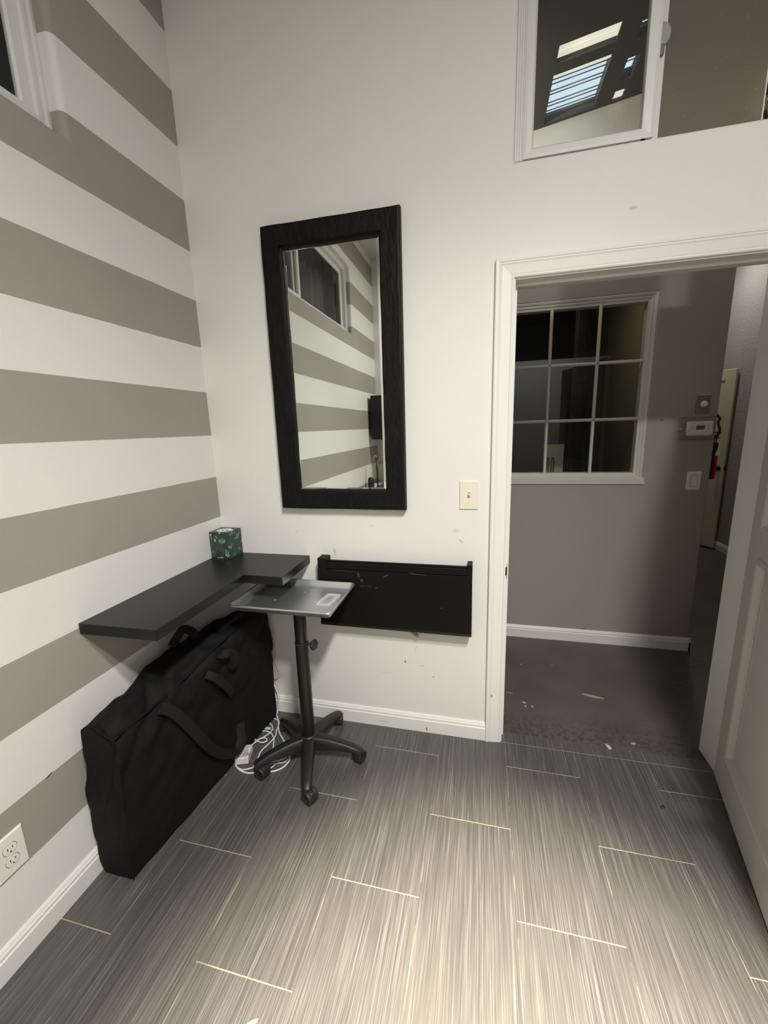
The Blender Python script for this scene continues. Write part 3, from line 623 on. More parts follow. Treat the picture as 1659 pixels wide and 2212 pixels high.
# ------------------------------------------------------------------ corner shelf (L shaped)
SZ0, SZ1 = .862, .900
t = thing('corner_shelf', 'thick black L shaped floating shelf in the corner', 'shelf', (.15, -.15, SZ0))
bm = new(); L = [(0.001, -.808), (.302, -.802), (.300, -.300), (.484, -.304), (.477, -.001), (.001, -.001)]
loft(bm, [[Vector((x, y, SZ0)) for x, y in L], [Vector((x, y, SZ1)) for x, y in L]])
for f in bm.faces: f.smooth = False
obj('shelf_board', bm, m_lam, t, bevel=.0012)
for (x0, y0, x1, y1) in ((0.001, -.76, .035, -.66), (.40, -.030, .46, -.001)):
    bm = new(); bx(bm, x0, y0, SZ0 - .014, x1, y1, SZ0); obj('bracket', bm, m_lam, t, bevel=.006, seg=3)

# ------------------------------------------------------------------ tissue box
bxs = .0; tx0, tx1, ty0, ty1, tz0, tz1 = .0015, .109, -.107, -.0015, SZ1, 1.031
t = thing('tissue_box', 'dark green cube tissue box with cactus and leaf pattern', 'tissue box', (.055, -.055, SZ1))
GR = [(.012, .035, .024), (.16, .33, .25), (.55, .36, .28), (.06, .11, .075), (.60, .68, .70), (.58, .48, .36)]
g = G('green_box_card'); nz = g.noise(30, 3); g.base(g.mix(g.rng(nz, .4, .6, 0, 1), (.014, .040, .028), (.035, .068, .048))); g.set(rough=.4)
mats = [g.m] + [simple('box_print_%s' % n_, c_, .45) for n_, c_ in zip(('mint', 'peach', 'olive', 'ice', 'sand'), GR[1:])]
bm = new(); bx(bm, tx0, ty0, tz0, tx1, ty1, tz1); w_, h_ = tx1 - tx0, tz1 - tz0
def leafp(mp, a, b, la, lb, an, mi, n=10, e=.0004):
    pts = []
    for i in range(n):
        u_, v_ = la * math.cos(2 * PI * i / n), lb * math.sin(2 * PI * i / n)
        pts.append(bm.verts.new(mp(a + u_ * math.cos(an) - v_ * math.sin(an), b + u_ * math.sin(an) + v_ * math.cos(an), e)))
    bm.faces.new(pts).material_index = mi
fF = lambda a, b, d: Vector((tx0 + a * w_, ty0 - d, tz0 + b * h_)); fR = lambda a, b, d: Vector((tx1 + d, ty0 + a * (ty1 - ty0), tz0 + b * h_)); fT = lambda a, b, d: Vector((tx0 + a * w_, ty0 + b * (ty1 - ty0), tz1 + d))
rr = random.Random(5)
for mp_ in (fF, fR, fT):
    for _ in range(34): leafp(mp_, rr.uniform(.06, .94), rr.uniform(.06, .94), rr.uniform(.02, .05), rr.uniform(.010, .02), rr.uniform(0, PI), 3, e=.0002)
for k_, (da, an, ln) in enumerate(((-.12, 1.75, .08), (-.055, 1.65, .10), (0, 1.57, .125), (.075, 1.5, .13), (.13, 1.3, .08), (.18, 1.15, .085))): leafp(fF, .60 + da, .66 + .02 * (k_ % 2), ln, .022, an, 1)
for da in (0, .11): leafp(fF, .79 + da, .28, .095, .035, 1.57, 1)
leafp(fF, .90, .33, .07, .018, 1.5, 1)
for da, db, r_ in ((0, 0, .06), (.05, .03, .05), (.10, 0, .06), (.05, -.02, .06)): leafp(fF, .80 + da, .13 + db, r_, .032, 0, 4)
for a_, b_, ln, w2_, an, mi in ((.28, .70, .07, .045, 1.9, 2), (.06, .90, .05, .04, 1.2, 2), (.10, .88, .07, .014, 1.1, 2), (.55, .98, .07, .022, 0, 5), (.52, .03, .10, .022, 0, 2), (.36, .02, .06, .015, 0, 5), (.11, .76, .08, .024, 1.2, 1), (.40, .80, .055, .02, 2.0, 1), (.40, .84, .05, .012, 1.5, 1), (.33, .84, .06, .03, -.9, 1), (.10, .24, .06, .014, 2.1, 1), (.15, .24, .06, .012, 1.0, 1), (.24, .18, .07, .012, 1.9, 3), (.05, .20, .045, .03, 1.5, 3), (.97, .45, .05, .03, 1.5, 5)): leafp(fF, a_, b_, ln, w2_, an, mi)
for a_, b_, ln, w2_, an, mi in ((.12, .92, .08, .03, -1.0, 1), (.25, .95, .09, .03, 1.5, 1), (.47, .93, .09, .02, 1.5, 1), (.30, .95, .08, .03, 1.2, 1), (.72, .74, .10, .035, 1.5, 1), (.63, .78, .08, .03, 1.9, 1), (.80, .80, .09, .03, 1.3, 1), (.88, .86, .06, .02, 1.1, 1), (.62, .70, .07, .03, 1.8, 1), (.14, .52, .07, .015, 1.9, 1), (.22, .52, .06, .013, 1.0, 1), (.09, .44, .06, .04, 1.5, 5), (.50, .70, .04, .05, 1.5, 1), (.74, .25, .07, .012, 1.2, 2), (.80, .22, .06, .012, .6, 2), (.68, .24, .06, .012, 1.8, 2), (.30, .10, .07, .014, 1.4, 1), (.38, .12, .07, .014, 1.1, 1), (.22, .10, .07, .014, 1.9, 1), (.96, .48, .07, .03, 1.4, 2)): leafp(fR, a_, b_, ln, w2_, an, mi)
obj('carton', bm, mats, t, recalc=False)
bm = new(); n = 28; el = lambda rx, ry, e: [fT(.52 + rx * math.cos(2 * PI * i / n), .45 + ry * math.sin(2 * PI * i / n) * (1 - .25 * abs(math.cos(2 * PI * i / n))), e) for i in range(n)]
loft(bm, [el(.40, .36, .0006), el(.38, .34, .0010)]); op = obj('top_opening', bm, simple('white_film', (.75, .78, .80), .25), t)
bm = new(); rings = []
for i in range(9):
    rings.append([fT(.26 + .065 * i + .01 * math.sin(j), .30 + .05 * j, .001 + .002 + .003 * math.sin(i * 1.9 + j * .7)) for j in range(7)])
loft(bm, rings, close=False, cap=False); ts = obj('tissue', bm, simple('bluish_tissue', (.55, .60, .70), .8), t, smooth=True); ts.modifiers.new('t', 'SOLIDIFY').thickness = .0006

# ------------------------------------------------------------------ wall mounted folding table (folded down)
t = thing('folding_wall_table', 'black wall mounted drop leaf table folded flat under the switch', 'table', (.90, 0, .57))
bm = new(); bx(bm, .562, -.020, .60, 1.245, -.0005, .884); obj('wall_board', bm, m_board, t, bevel=.001)
for x0, x1 in ((.543, .586), (1.243, 1.264)):
    bm = new(); bx(bm, x0, -.062, .846, x1, -.0005, .908); obj('end_bracket', bm, m_board, t, bevel=.0012)
bm = new(); bx(bm, .586, -.060, .858, 1.243, -.020, .888); bx(bm, .586, -.045, .886, 1.243, -.040, .895); obj('top_rail', bm, m_board, t, bevel=.0015)
bm = new(); bx(bm, .541, -.064, .570, 1.264, -.034, .8565); obj('drop_leaf', bm, m_board, t, bevel=.002)
bm = new(); bx(bm, .541, -.0645, .570, 1.264, -.0635, .583); obj('edge_strip', bm, m_lam, t)
bm = new(); prof = []
d_ = Vector((.80, 0, -.60)); s_ = Vector((.60, 0, .80)); o_ = Vector((.985, -.040, .562)); n = 10
poly = [o_ - d_ * .045 - s_ * .009, o_ + d_ * .035 - s_ * .009] + [o_ + d_ * .035 + (s_ * -math.cos(PI * i / n) + d_ * math.sin(PI * i / n)) * .009 for i in range(1, n)] + [o_ + d_ * .035 + s_ * .009, o_ - d_ * .045 + s_ * .009]
loft(bm, [poly, [p_ + Vector((0, .004, 0)) for p_ in poly]]); lt = obj('support_latch', bm, simple('brass_latch', (.33, .21, .09), .5, .2), t, bevel=.0008); lt['label'] = 'tarnished brass support latch'
bm = new(); cyl(bm, o_ + d_ * .030 + Vector((0, .002, 0)), o_ + d_ * .030 - Vector((0, .003, 0)), .0045); obj('latch_screw', bm, m_brass, lt)

# ------------------------------------------------------------------ massage table carrying bag
def lerp(a, b, t_): return tuple(x + (y - x) * t_ for x, y in zip(a, b))
#        y     xl0   xr0   xmid  xc    zc    xr    zr    xl    zl
SEC = [(-.905, .020, .155, .180, .192, .555, .095, .606, .050, .585),
       (-.80, .016, .166, .185, .182, .548, .088, .628, .028, .600),
       (-.69, .015, .178, .190, .172, .535, .080, .636, .022, .600),
       (-.55, .015, .192, .200, .190, .560, .080, .642, .020, .605),
       (-.45, .015, .202, .212, .215, .598, .082, .640, .020, .600),
       (-.30, .015, .218, .230, .238, .622, .090, .618, .022, .585),
       (-.18, .018, .234, .250, .258, .628, .100, .615, .030, .580),
       (-.065, .030, .248, .262, .268, .620, .120, .612, .050, .575)]
def secat(y):
    for a, b in zip(SEC, SEC[1:]):
        if y <= b[0]: return lerp(a, b, max(0, (y - a[0]) / (b[0] - a[0])))
    return SEC[-1]
NS, NP = 110, 110
def bag_ring(y):
    _, xl0, xr0, xm, xc, zc, xr, zr, xl, zl = secat(y)
    ctrl = [((xl0 + .02), .002), ((xl0 + xr0) / 2, .002), (xr0 - .008, .002), (xr0, .010), (xr0 + (xm - xr0) * .6, .12), (xm, .30), (xm + (xc - xm) * .7, .45), (xc - .004, zc - .035), (xc - .013, zc - .010), (xc - .032, zc + .008), ((xc + xr) / 2 - .004, (zc + zr) / 2 + .006), (xr, zr), ((xr + xl) / 2, zr - .004), (xl, zl), (xl0, .30), (xl0, .05), (xl0 + .008, .012)]
    P = [Vector((a, b, 0)) for a, b in ctrl]; P.append(P[0]); ds = [0]
    for a, b in zip(P, P[1:]): ds.append(ds[-1] + (b - a).length)
    out = []; j = 0
    for i in range(NP):
        s__ = ds[-1] * i / NP
        while ds[j + 1] < s__: j += 1
        q = P[j].lerp(P[j + 1], (s__ - ds[j]) / (ds[j + 1] - ds[j])); out.append(Vector((q.x, y, q.y)))
    return out
rings = []
for i in range(NS + 1):
    y = -.905 + .84 * i / NS; r = bag_ring(y); rings.append(r)
def shrink(r, f, dy):
    c_ = sum(r, Vector()) / len(r); return [Vector((c_.x + (p_.x - c_.x) * f, p_.y + dy, max(.002, c_.z + (p_.z - c_.z) * f))) for p_ in r]
rings = [shrink(rings[0], .10, -.006), shrink(rings[0], .45, -.007), shrink(rings[0], .8, -.007), shrink(rings[0], .95, -.0055), shrink(rings[0], .985, -.003)] + rings + [shrink(rings[-1], .97, .008), shrink(rings[-1], .7, .012), shrink(rings[-1], .3, .012)]
bm = new(); loft(bm, rings)
bmesh.ops.recalc_face_normals(bm, faces=bm.faces); bm.normal_update()
for v in bm.verts:
    p_ = v.co.copy(); nn = v.normal.copy()
    up = max(0, min(1, (p_.z - .25) / .35))
    q = Vector((p_.y * 5.0 + p_.z * 4.0, p_.z * 9 - p_.y * 5.5, p_.x * 6))
    a_ = (abs(noise.noise(q)) - .25) * .036 + noise.noise(q * 2.3 + Vector((3, 1, 0))) * .009
    ff_ = max(0, min(1, (-p_.y - .55) / .2)) * max(0, min(1, (p_.z - .42) / .1))
    a_ -= ff_ * .020 * (1 - min(1, abs(noise.noise(Vector((p_.y * 7 + p_.x * 9, p_.z * 3, 2.0)))) * 5))
    fine_ = noise.noise(Vector((p_.y * 3, p_.z * 3 + p_.y * 2, p_.x * 3)) * 6) * .0016
    edge = min(1, p_.z / .05)
    d__ = (a_ * (.15 + .85 * up) + noise.noise(p_ * 4) * .005 + fine_) * edge
    if p_.x > .14 and .1 < p_.z < .5: d__ -= .006 * math.sin(min(1, (p_.z - .1) / .4) * PI)
    v.co += nn * d__
    v.co.z = max(v.co.z, .0015); v.co.x = max(v.co.x, .0155 if v.co.z < .1 else .003); v.co.y = min(v.co.y, -.035)
t = thing('massage_table_bag', 'large black fabric carrying case leaning on the striped wall under the shelf', 'bag', (.12, -.48, 0))
body = obj('bag_body', bm, m_bag, t, smooth=True, recalc=False)
# zip seam along the upper side edge, corner piping
def side_pt(y, f_, off=.004):
    s_ = secat(y); xm, xc, zc, xr0 = s_[3], s_[4], s_[5], s_[2]; z = zc * f_
    x = xr0 + (xm - xr0) * min(1, z / .3) if z < .3 else xm + (xc - xm) * (z - .3) / max(.01, zc - .3)
    return Vector((x + off, y, z))
bm = new(); pts = [Vector((secat(y)[4] - .018 + .006 * noise.noise(Vector((y * 9, 0, 0))), y, secat(y)[5] + .006)) for y in [-.90 + .06 * i for i in range(14)]]
ribbon(bm, pts, .009, .002, (.5, 0, .85), per=4); obj('zipper', bm, m_bag, t)
bm = new(); tube(bm, [(.157, -.909, .01), (.168, -.911, .15), (.178, -.912, .32), (.188, -.911, .46), (.186, -.905, .55), (.15, -.908, .578), (.10, -.905, .605)], .0018, per=6); obj('corner_piping', bm, m_bag, t)
# handles
def strap(nm, pts, w, nrm, label=None):
    bm = new(); ribbon(bm, pts, w, .0035, nrm, per=10); o_ = obj(nm, bm, m_web, t, bevel=.0008)
    if label: o_['label'] = label
    return o_
strap('carry_handle', [side_pt(-.715, 1.0, .004), side_pt(-.68, .93, .020), side_pt(-.63, .73, .026), side_pt(-.575, .50, .030), side_pt(-.52, .33, .028), side_pt(-.46, .21, .030), side_pt(-.405, .155, .028), side_pt(-.365, .19, .024), side_pt(-.342, .30, .004)], .040, [(1, -.3, .2), (1, -.3, .3), (1, -.2, .1), (1, -.5, .4), (1, -.2, .0), (.9, -.2, .5), (.8, -.6, .6), (.8, -.9, .3), (.7, -1, 0)], 'black webbing handle hanging down the side')
strap('carry_handle', [side_pt(-.50, .93, .008), side_pt(-.475, .86, .030), side_pt(-.43, .72, .034), side_pt(-.40, .64, .022), side_pt(-.375, .58, .006)], .034, (1, -.3, .3), 'short twisted webbing handle near the top')
strap('handle_wrap', [side_pt(-.43, .97, .006), side_pt(-.425, .98, .035), side_pt(-.40, .96, .05), side_pt(-.385, .88, .045), side_pt(-.385, .82, .018)], .034, [(0, -.2, 1), (0, -1, .3), (.4, -1, 0), (.6, -1, -.3), (.3, -1, 0)], 'looped webbing wrap')
strap('shoulder_strap', [(.06, -.50, .645), (.065, -.465, .672), (.07, -.44, .690), (.075, -.42, .684), (.08, -.395, .660), (.10, -.40, .635)], .035, (.9, -.6, .3), 'strap loop on top of the bag')

# ------------------------------------------------------------------ rolling tray stand
PX, PY = .536, -.276
t = thing('tray_stand', 'rolling stand with silver metal tray on a black five arm caster base', 'stand', (PX, PY, 0))
rimz = .803
def rrect(x0, y0, x1, y1, r, n=6):
    out = []
    for cx, cy, a0 in ((x1 - r, y1 - r, 0), (x0 + r, y1 - r, PI / 2), (x0 + r, y0 + r, PI), (x1 - r, y0 + r, 3 * PI / 2)):
        for i in range(n + 1): out.append((cx + r * math.cos(a0 + PI / 2 * i / n), cy + r * math.sin(a0 + PI / 2 * i / n)))
    return out
TX0, TX1, TY0, TY1 = .276, .736, -.406, -.076
bm = new(); def_r = [(.0, rimz - .006, .024), (.0, rimz - .001, .024), (.002, rimz + .001, .023), (.006, rimz + .001, .02), (.008, rimz - .002, .019), (.017, rimz - .025, .016), (.022, rimz - .027, .012)]
rg = [[Vector((x, y, z)) for x, y in rrect(TX0 + e_, TY0 + e_, TX1 - e_, TY1 - e_, r_)] for e_, z, r_ in def_r]
ut = [[Vector((x, y, z)) for x, y in rrect(TX0 + e_, TY0 + e_, TX1 - e_, TY1 - e_, r_)] for e_, z, r_ in [(.022, rimz - .0290, .012), (.015, rimz - .027, .016), (.007, rimz - .005, .019), (.002, rimz - .009, .023)]]
loft(bm, ut + rg, cap=True)
tr = obj('tray', bm, m_alu, t); tr['label'] = 'silver aluminium rectangular tray'
for x_, y_ in ((.418, -.262), (.513, -.160), (.512, -.352), (.602, -.253)):
    bm = new(); lathe(bm, (x_, y_, rimz - .0270), (0, 0, 1), [(.0, 0), (.0042, 0), (.003, .002), (0, .0028)], 12)
    obj('rivet', bm, m_chrome, tr)
bm = new(); cyl(bm, (PX, PY, .115), (PX, PY, .590), .0290, n=32); obj('pole', bm, m_tube, t, bevel=.001)
bm = new(); cyl(bm, (PX, PY, .585), (PX, PY, rimz - .035), .0265, n=32); bx(bm, PX - .07, PY - .07, rimz - .037, PX + .05, PY + .07, rimz - .0295); obj('inner_pole', bm, m_tube, t, bevel=.001)
bm = new(); cyl(bm, (PX, PY, .586), (PX, PY, .592), .0298, n=32); obj('collar', bm, m_rubber, t)
bm = new(); kx, ky, kz = PX + .058, PY - .012, .592; cyl(bm, (PX + .018, PY - .004, kz), (kx, ky, kz), .006)
ax = Vector((1, -.30, 0)).normalized(); sv, tv = frame_of(ax); n = 48
def star(r, h): return [Vector((kx, ky, kz)) + ax * h + (sv * math.cos(2 * PI * i / n) + tv * math.sin(2 * PI * i / n)) * r * 1.18 * (1 - .14 * (1 - math.cos(6 * 2 * PI * i / n)) / 2) for i in range(n)]
loft(bm, [star(.012, -.002), star(.0195, .002), star(.0205, .009), star(.0185, .014), star(.010, .016)]); obj('height_knob', bm, m_rubber, t)
bm = new(); lathe(bm, (PX, PY, .062), (0, 0, 1), [(0, 0), (.040, 0), (.046, .02), (.044, .045), (.038, .060), (.033, .068), (0, .068)], 40); obj('hub', bm, m_plastic, t)
for k_ in range(5):
    an = math.radians(3 + 72 * k_); d_ = Vector((math.cos(an), math.sin(an), 0)); s_ = Vector((-d_.y, d_.x, 0))
    rings = []
    for (rr_, zt, wt, wb, dep) in [(a__, b__, c__ * 1.28, d__ * 1.28, e__) for a__, b__, c__, d__, e__ in ((.018, .126, .024, .026, .060), (.045, .124, .0195, .024, .058), (.08, .120, .0165, .021, .052), (.13, .111, .0150, .0185, .042), (.18, .099, .0140, .0165, .033), (.215, .088, .0135, .0155, .028), (.238, .079, .0125, .015, .026), (.252, .071, .009, .013, .022))]:
        c_ = Vector((PX, PY, 0)) + d_ * rr_; zb_ = zt - dep
        rings.append([c_ - s_ * wb + Vector((0, 0, zb_)), c_ - s_ * wb * 1.0 + Vector((0, 0, zb_ + dep * .45)), c_ - s_ * wt + Vector((0, 0, zt - .004)), c_ - s_ * (wt - .005) + Vector((0, 0, zt)), c_ + s_ * (wt - .005) + Vector((0, 0, zt)), c_ + s_ * wt + Vector((0, 0, zt - .004)), c_ + s_ * wb + Vector((0, 0, zb_ + dep * .45)), c_ + s_ * wb + Vector((0, 0, zb_))])
    bm = new(); loft(bm, rings); lg = obj('base_leg', bm, m_plastic, t, bevel=.0025, seg=3, smooth=True)
    bm = new(); c_ = Vector((PX, PY, 0)) + d_ * .228; ring_ = [c_ + (d_ * math.cos(2 * PI * i / 20) + s_ * math.sin(2 * PI * i / 20)) * .0085 + Vector((0, 0, .0925 - .006 * math.cos(2 * PI * i / 20))) for i in range(20)]
    # caster : stem, hood and two wheels
    sw = an + (1.15, .55, -.9, 2.2, .75)[k_]; cd = Vector((math.cos(sw), math.sin(sw), 0)); cs = Vector((-cd.y, cd.x, 0)); bm.free()
    cc_ = c_ + cd * .014; R_ = .0285
    bm = new(); cyl(bm, c_ + Vector((0, 0, .045)), c_ + Vector((0, 0, .070)), .0085)
    n = 24; hood = []
    for i in range(n + 1):
        a__ = math.radians(-20 + 215 * i / n); hood.append((math.cos(a__), math.sin(a__)))
    rings = []
    for off, rad in ((-.0115, R_ - .004), (-.0105, R_ + .0015), (.0105, R_ + .0015), (.0115, R_ - .004)):
        rings.append([cc_ + cs * off + cd * (hx * rad) + Vector((0, 0, R_ + hz_ * rad)) for hx, hz_ in hood] + [cc_ + cs * off + cd * (-.004) + Vector((0, 0, R_ - .002))])
    loft(bm, rings); cs_o = obj('caster', bm, m_plastic, t, bevel=.001)
    for sg in (-1, 1):
        bm = new(); lathe(bm, cc_ + cs * (sg * .0100) + Vector((0, 0, R_)), cs * sg, [(0, 0), (R_ - .001, 0), (R_, .002), (R_, .012), (R_ - .003, .0145), (R_ - .008, .0150), (R_ - .0085, .0138), (.006, .0150), (0, .0150)], 32); obj('wheel', bm, m_rubber, cs_o)

# clear lid lying on the tray
t = tag(thing('clear_lid', 'x', 'lid', (.655, -.226, rimz - .027)), 'small clear plastic rectangular lid lying on the silver tray', 'lid')
bm = new(); fx = lambda e_, z, r_: [Vector((x + (y + .226) * .10, y, z)) for x, y in rrect(.622 + e_, -.285 + e_, .688 - e_, -.165 - e_, r_)]
zb_ = rimz - .0268
loft(bm, [fx(0, zb_, .012), fx(0, zb_ + .004, .012), fx(.002, zb_ + .005, .011), fx(.005, zb_ + .005, .009), fx(.006, zb_ + .0025, .008)]); obj('rim', bm, m_lid, t)
bm = new(); loft(bm, [fx(.014, zb_ + .0025, .006), fx(.014, zb_ + .0045, .006), fx(.018, zb_ + .0045, .005), fx(.018, zb_ + .0025, .005)]); obj('inner_ridge', bm, m_lid, t)

# ------------------------------------------------------------------ white cord pile
t = thing('extension_cord', 'tangled white extension cord on the floor between bag and tray stand', 'cord', (.30, -.30, 0))
bm = new(); r_ = .0036; z_ = .0045
tube(bm, [(.19, -.012, .40), (.222, -.010, .34), (.248, -.012, .27), (.252, -.010, .215), (.225, -.012, .192), (.216, -.012, .19)], .0022)
tube(bm, [(.195, -.02, .215), (.213, -.022, .192), (.232, -.022, .15), (.246, -.022, .09), (.243, -.026, .035), (.236, -.034, .008), (.242, -.050, z_), (.274, -.094, z_), (.298, -.137, z_), (.327, -.176, z_), (.359, -.206, z_), (.42, -.27, z_), (.448, -.315, z_), (.440, -.362, z_), (.407, -.392, z_), (.366, -.404, z_), (.314, -.421, z_), (.284, -.424, z_), (.25, -.416, z_), (.217, -.396, z_), (.196, -.368, z_), (.20, -.335, z_)], r_)
for P_ in ([(.200, -.088, z_), (.227, -.077, z_), (.269, -.091, z_ + .004), (.290, -.110, .012), (.30, -.16, .010), (.312, -.20, z_ + .003), (.302, -.250, z_), (.290, -.300, z_), (.30, -.345, z_)],
           [(.222, -.106, z_), (.231, -.111, z_), (.263, -.136, z_), (.276, -.172, .008), (.261, -.219, .012), (.240, -.246, .012), (.229, -.289, .012)],
           [(.197, -.221, z_), (.214, -.188, z_), (.240, -.171, z_), (.277, -.179, z_), (.31, -.209, z_), (.327, -.245, z_), (.35, -.28, z_), (.40, -.30, .008), (.422, -.300, .008), (.425, -.32, .009), (.396, -.338, .009), (.359, -.345, z_), (.32, -.33, z_)],
           [(.227, -.289, z_), (.196, -.272, z_), (.179, -.245, z_), (.190, -.226, z_), (.214, -.236, .010), (.250, -.252, .012), (.276, -.252, .012), (.288, -.236, .012), (.269, -.223, .012), (.244, -.240, .012), (.228, -.286, .010)],
           [(.36, -.402, z_), (.385, -.378, z_), (.40, -.345, z_), (.41, -.30, z_), (.39, -.27, z_)], [(.30, -.385, z_), (.345, -.372, z_), (.385, -.352, z_), (.43, -.335, z_), (.438, -.300, z_), (.42, -.27, z_)], [(.23, -.405, z_), (.262, -.413, z_), (.30, -.395, z_), (.34, -.36, z_)]):
    tube(bm, P_, r_ * .85)
obj('cable', bm, m_cord, t)
bm = new(); q = [(.222, -.392), (.191, -.322), (.232, -.291), (.262, -.300), (.290, -.380), (.250, -.405)]
q = [(.214, -.398), (.196, -.315), (.248, -.296), (.272, -.378)]
loft(bm, [[Vector((x, y, .003)) for x, y in q], [Vector((x, y, .038)) for x, y in q]])
for f in bm.faces: f.smooth = False
g = G('scuffed_white_plastic'); nz = g.noise(28, 5); g.base(g.mix(g.rng(nz, .52, .62, 0, .8), (.74, .73, .70), (.34, .27, .21))); g.set(rough=.5)
obj('outlet_block', bm, g.m, t, bevel=.005, seg=3)['label'] = 'scuffed white plug block'
bm = new(); bx(bm, .226, -.164, .008, .262, -.148, .009); tgo = obj('paper_tag', bm, m_whiteplate, t)
bm = new(); bx(bm, .231, -.158, .0092, .250, -.153, .0094); obj('printed_lines', bm, simple('grey_ink', (.3, .3, .3), .6), tgo)

# ------------------------------------------------------------------ litter on the hallway floor
def flake(name, label, cat, pts, z, m, th=.002, group=None):
    bm = new(); loft(bm, [[Vector((x, y, z)) for x, y in pts], [Vector((x * .98 + pts[0][0] * .02, y, z + th + .002 * ((i * 7) % 3))) for i, (x, y) in enumerate(pts)]]); return tag(obj(name, bm, m, smooth=True), label, cat, group)
m_chip = simple('pale_chip', (.45, .42, .36), .7, var=.2)
flake('paper_scrap', 'pale elongated scrap lying in the middle of the dark hallway floor', 'scrap', [(1.862, .452), (1.878, .470), (1.905, .468), (1.945, .448), (1.985, .436), (1.975, .428), (1.925, .430), (1.885, .438)], HZ + .0005, simple('drab_paper', (.33, .30, .24), .7, var=.3))
flake('paper_scrap', 'tiny white curled scrap on the tiled floor at the bottom edge', 'scrap', [(.728, -1.136), (.740, -1.126), (.756, -1.120), (.754, -1.126), (.738, -1.138)], .0005, m_whiteplate, .003)
flake('dirt_speck', 'small dark speck on the tile beside the open door', 'speck', [(2.008, -.232), (2.020, -.226), (2.024, -.234), (2.012, -.240)], .0003, m_slot, .002)
flake('plaster_chip', 'cream plaster chip at the edge of the doorway threshold', 'chip', [(1.880, .072), (1.900, .078), (1.905, .060), (1.912, .046), (1.898, .040), (1.890, .055)], .0005, m_chip, .004)

# ------------------------------------------------------------------ things seen only in the mirror : sink corner behind the camera
t = thing('wall_cabinet', 'black wall cabinet in the far corner, seen in the mirror', 'cabinet', (.2, -3.1, 1.37))
bm = new(); bx(bm, .036, -3.298, 1.372, .62, -2.92, 1.868); cb = obj('cabinet_body', bm, m_lam, t, bevel=.002)
bm = new(); bx(bm, .038, -2.92, 1.374, .618, -2.902, 1.866); obj('cabinet_door', bm, m_lam, t, bevel=.002)
t = thing('sink_counter', 'white counter with basin in the far corner, seen in the mirror', 'counter', (.4, -3.0, 0))
bm = new(); bx(bm, .016, -3.28, .015, .95, -2.66, .80); obj('counter_base', bm, m_whiteplate, t, bevel=.002)
bm = new(); bx(bm, .002, -3.298, .80, 1.0, -2.62, .84); obj('counter_top', bm, m_whiteplate, t, bevel=.004)
bm = new(); bx(bm, .002, -3.298, .84, 1.0, -3.27, 1.06); obj('backsplash', bm, m_ivory, t, bevel=.004)
bm = new(); rect_frame(bm, (.13, -2.98, .55, -2.66), [(0, 0), (.004, .012), (.02, .012), (.03, 0)], lambda a, b, d: Vector((a, b, .84 + d))); bx(bm, .16, -2.95, .841, .52, -2.69, .843); obj('basin', bm, simple('dark_basin', (.05, .05, .05), .25, .3), t)
t = thing('gooseneck_lamp', 'slim gooseneck lamp with black base standing on the sink counter, seen in the mirror', 'lamp', (.065, -2.70, .84))
bm = new(); lathe(bm, (.065, -2.70, .84), (0, 0, 1), [(0, 0), (.034, 0), (.036, .02), (.034, .09), (.026, .112), (0, .118)], 24); obj('lamp_base', bm, m_rubber, t)
bm = new(); tube(bm, [(.070, -2.70, .95), (.088, -2.70, 1.05), (.104, -2.70, 1.16), (.118, -2.70, 1.198), (.132, -2.70, 1.200), (.140, -2.70, 1.17)], .0045); obj('gooseneck', bm, m_chrome, t)
bm = new(); cyl(bm, (.139, -2.70, 1.18), (.145, -2.70, .842), .0075, .0095); obj('lamp_rod', bm, simple('dark_red_rod', (.05, .008, .008), .3), t)

# ceiling lamp of the room
t = thing('ceiling_lamp', 'round white ceiling lamp above the camera', 'lamp', (1.95, -2.40, CEIL))
bm = new(); lathe(bm, (1.95, -2.40, CEIL), (0, 0, -1), [(0, 0), (.20, 0), (.205, .03), (.19, .05), (.185, .05), (.18, .012), (0, .012)], 40); obj('lamp_housing', bm, m_whiteplate, t)

t = thing('ceiling_spotlight', 'second small white ceiling spotlight beside the round lamp', 'lamp', (1.95, -2.05, CEIL), 'ceiling spotlights')
bm = new(); lathe(bm, (1.95, -2.05, CEIL), (0, 0, -1), [(0, 0), (.045, 0), (.047, .004), (.040, .008), (.036, .002), (0, .001)], 32); obj('spotlight_ring', bm, m_whiteplate, t)
t = thing('ceiling_spotlight', 'small recessed white ceiling spotlight above the floor', 'lamp', (1.5, -1.75, CEIL), 'ceiling spotlights')
bm = new(); lathe(bm, (1.5, -1.75, CEIL), (0, 0, -1), [(0, 0), (.055, 0), (.057, .004), (.050, .008), (.044, .002), (0, .001)], 32); obj('spotlight_ring', bm, m_whiteplate, t)
# warm woven pendant seen through the right edge of the upper window
t = thing('woven_pendant', 'warm glowing woven pendant at the right edge of the upper window', 'lamp', (2.47, .55, 2.80))
bm = new()
for i in range(26):
    an = 2 * PI * i / 26; pts = [Vector((2.47 + .125 * math.sin(a_) * math.cos(an + a_ * .35), .55 + .125 * math.sin(a_) * math.sin(an + a_ * .35), 2.83 + .19 * math.cos(a_))) for a_ in [PI * (.12 + .80 * j / 9) for j in range(10)]]
    tube(bm, pts, .0038, n=5, per=2)
for zz in (-.10, -.085, -.07, .0, .1): 
    r_ = .125 * math.sqrt(max(0, 1 - (zz / .19) ** 2)); tube(bm, [Vector((2.47 + r_ * math.cos(2 * PI * j / 24), .55 + r_ * math.sin(2 * PI * j / 24), 2.83 + zz)) for j in range(25)], .004, n=5, per=1)
obj('woven_shade', bm, simple('rattan', (.42, .33, .18), .6), t)
g = G('lit_bulb'); g.base((1, .9, .7)); g.set(emis=6, emc=(1, .80, .45, 1))
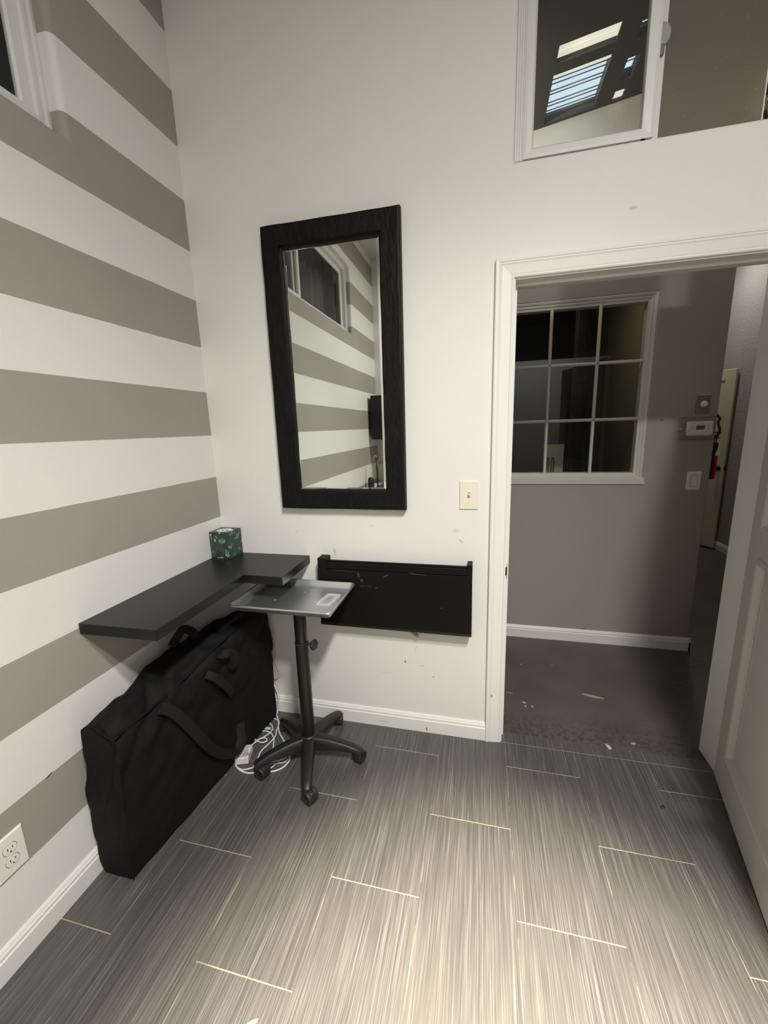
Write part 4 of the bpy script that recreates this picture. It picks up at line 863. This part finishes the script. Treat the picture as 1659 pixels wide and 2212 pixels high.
bm = new(); lathe(bm, (2.47, .55, 2.80), (0, 0, 1), [(0, -.04), (.03, -.03), (.038, 0), (.03, .03), (.014, .05), (0, .06)], 20); obj('bulb', bm, g.m, t)
bm = new(); cyl(bm, (2.47, .55, 2.95), (2.47, .55, CZ(2.47) + .01), .003); obj('pendant_cord', bm, m_slot, t)

# ------------------------------------------------------------------ contents of the dim room
bm = new(); rings = []
for z_ in (.05, 2.5): rings.append([Vector((2.02 + i * .008, 2.05 + i * .018 + .022 * math.sin(i * 1.1), z_)) for i in range(30)])
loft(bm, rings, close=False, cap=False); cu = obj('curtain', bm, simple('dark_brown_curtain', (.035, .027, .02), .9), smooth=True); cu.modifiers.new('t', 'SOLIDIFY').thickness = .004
tag(cu, 'dark brown folded curtain inside the dim room behind the nine pane window', 'curtain')
t = thing('wall_television', 'black television on the blue grey wall of the dim room', 'television', (1.66, 4.19, 1.5))
bm = new(); bx(bm, 1.42, 4.15, 1.42, 2.05, 4.195, 1.76); obj('screen', bm, m_lam, t, bevel=.003)
t = thing('side_desk', 'low pale desk inside the dim room behind the nine pane window', 'desk', (1.7, 2.6, 0))
bm = new(); bx(bm, 1.15, 1.5, .88, 1.95, 2.0, .92); obj('desk_top', bm, simple('pale_desk', (.25, .25, .23), .4), t, bevel=.003)
for x_, y_ in ((1.18, 1.54), (1.88, 1.54), (1.18, 1.94), (1.88, 1.94)):
    bm = new(); bx(bm, x_, y_, 0, x_ + .04, y_ + .04, .88); obj('desk_leg', bm, m_dark_ceiling, t)
t = thing('sorter_rack', 'cream upright file sorter on the pale desk in the dim room', 'file sorter', (1.86, 1.75, .92))
bm = new(); bx(bm, 1.79, 1.76, .92, 1.93, 1.775, 1.33); obj('folder', bm, m_cream, t)
bm = new()
for x_ in (1.80, 1.84): tube(bm, [(x_, 1.74, .93), (x_, 1.74, 1.20), (x_ + .008, 1.74, 1.22), (x_ + .016, 1.74, 1.20), (x_ + .016, 1.74, .93)], .004)
obj('wire_frame', bm, m_slot, t)
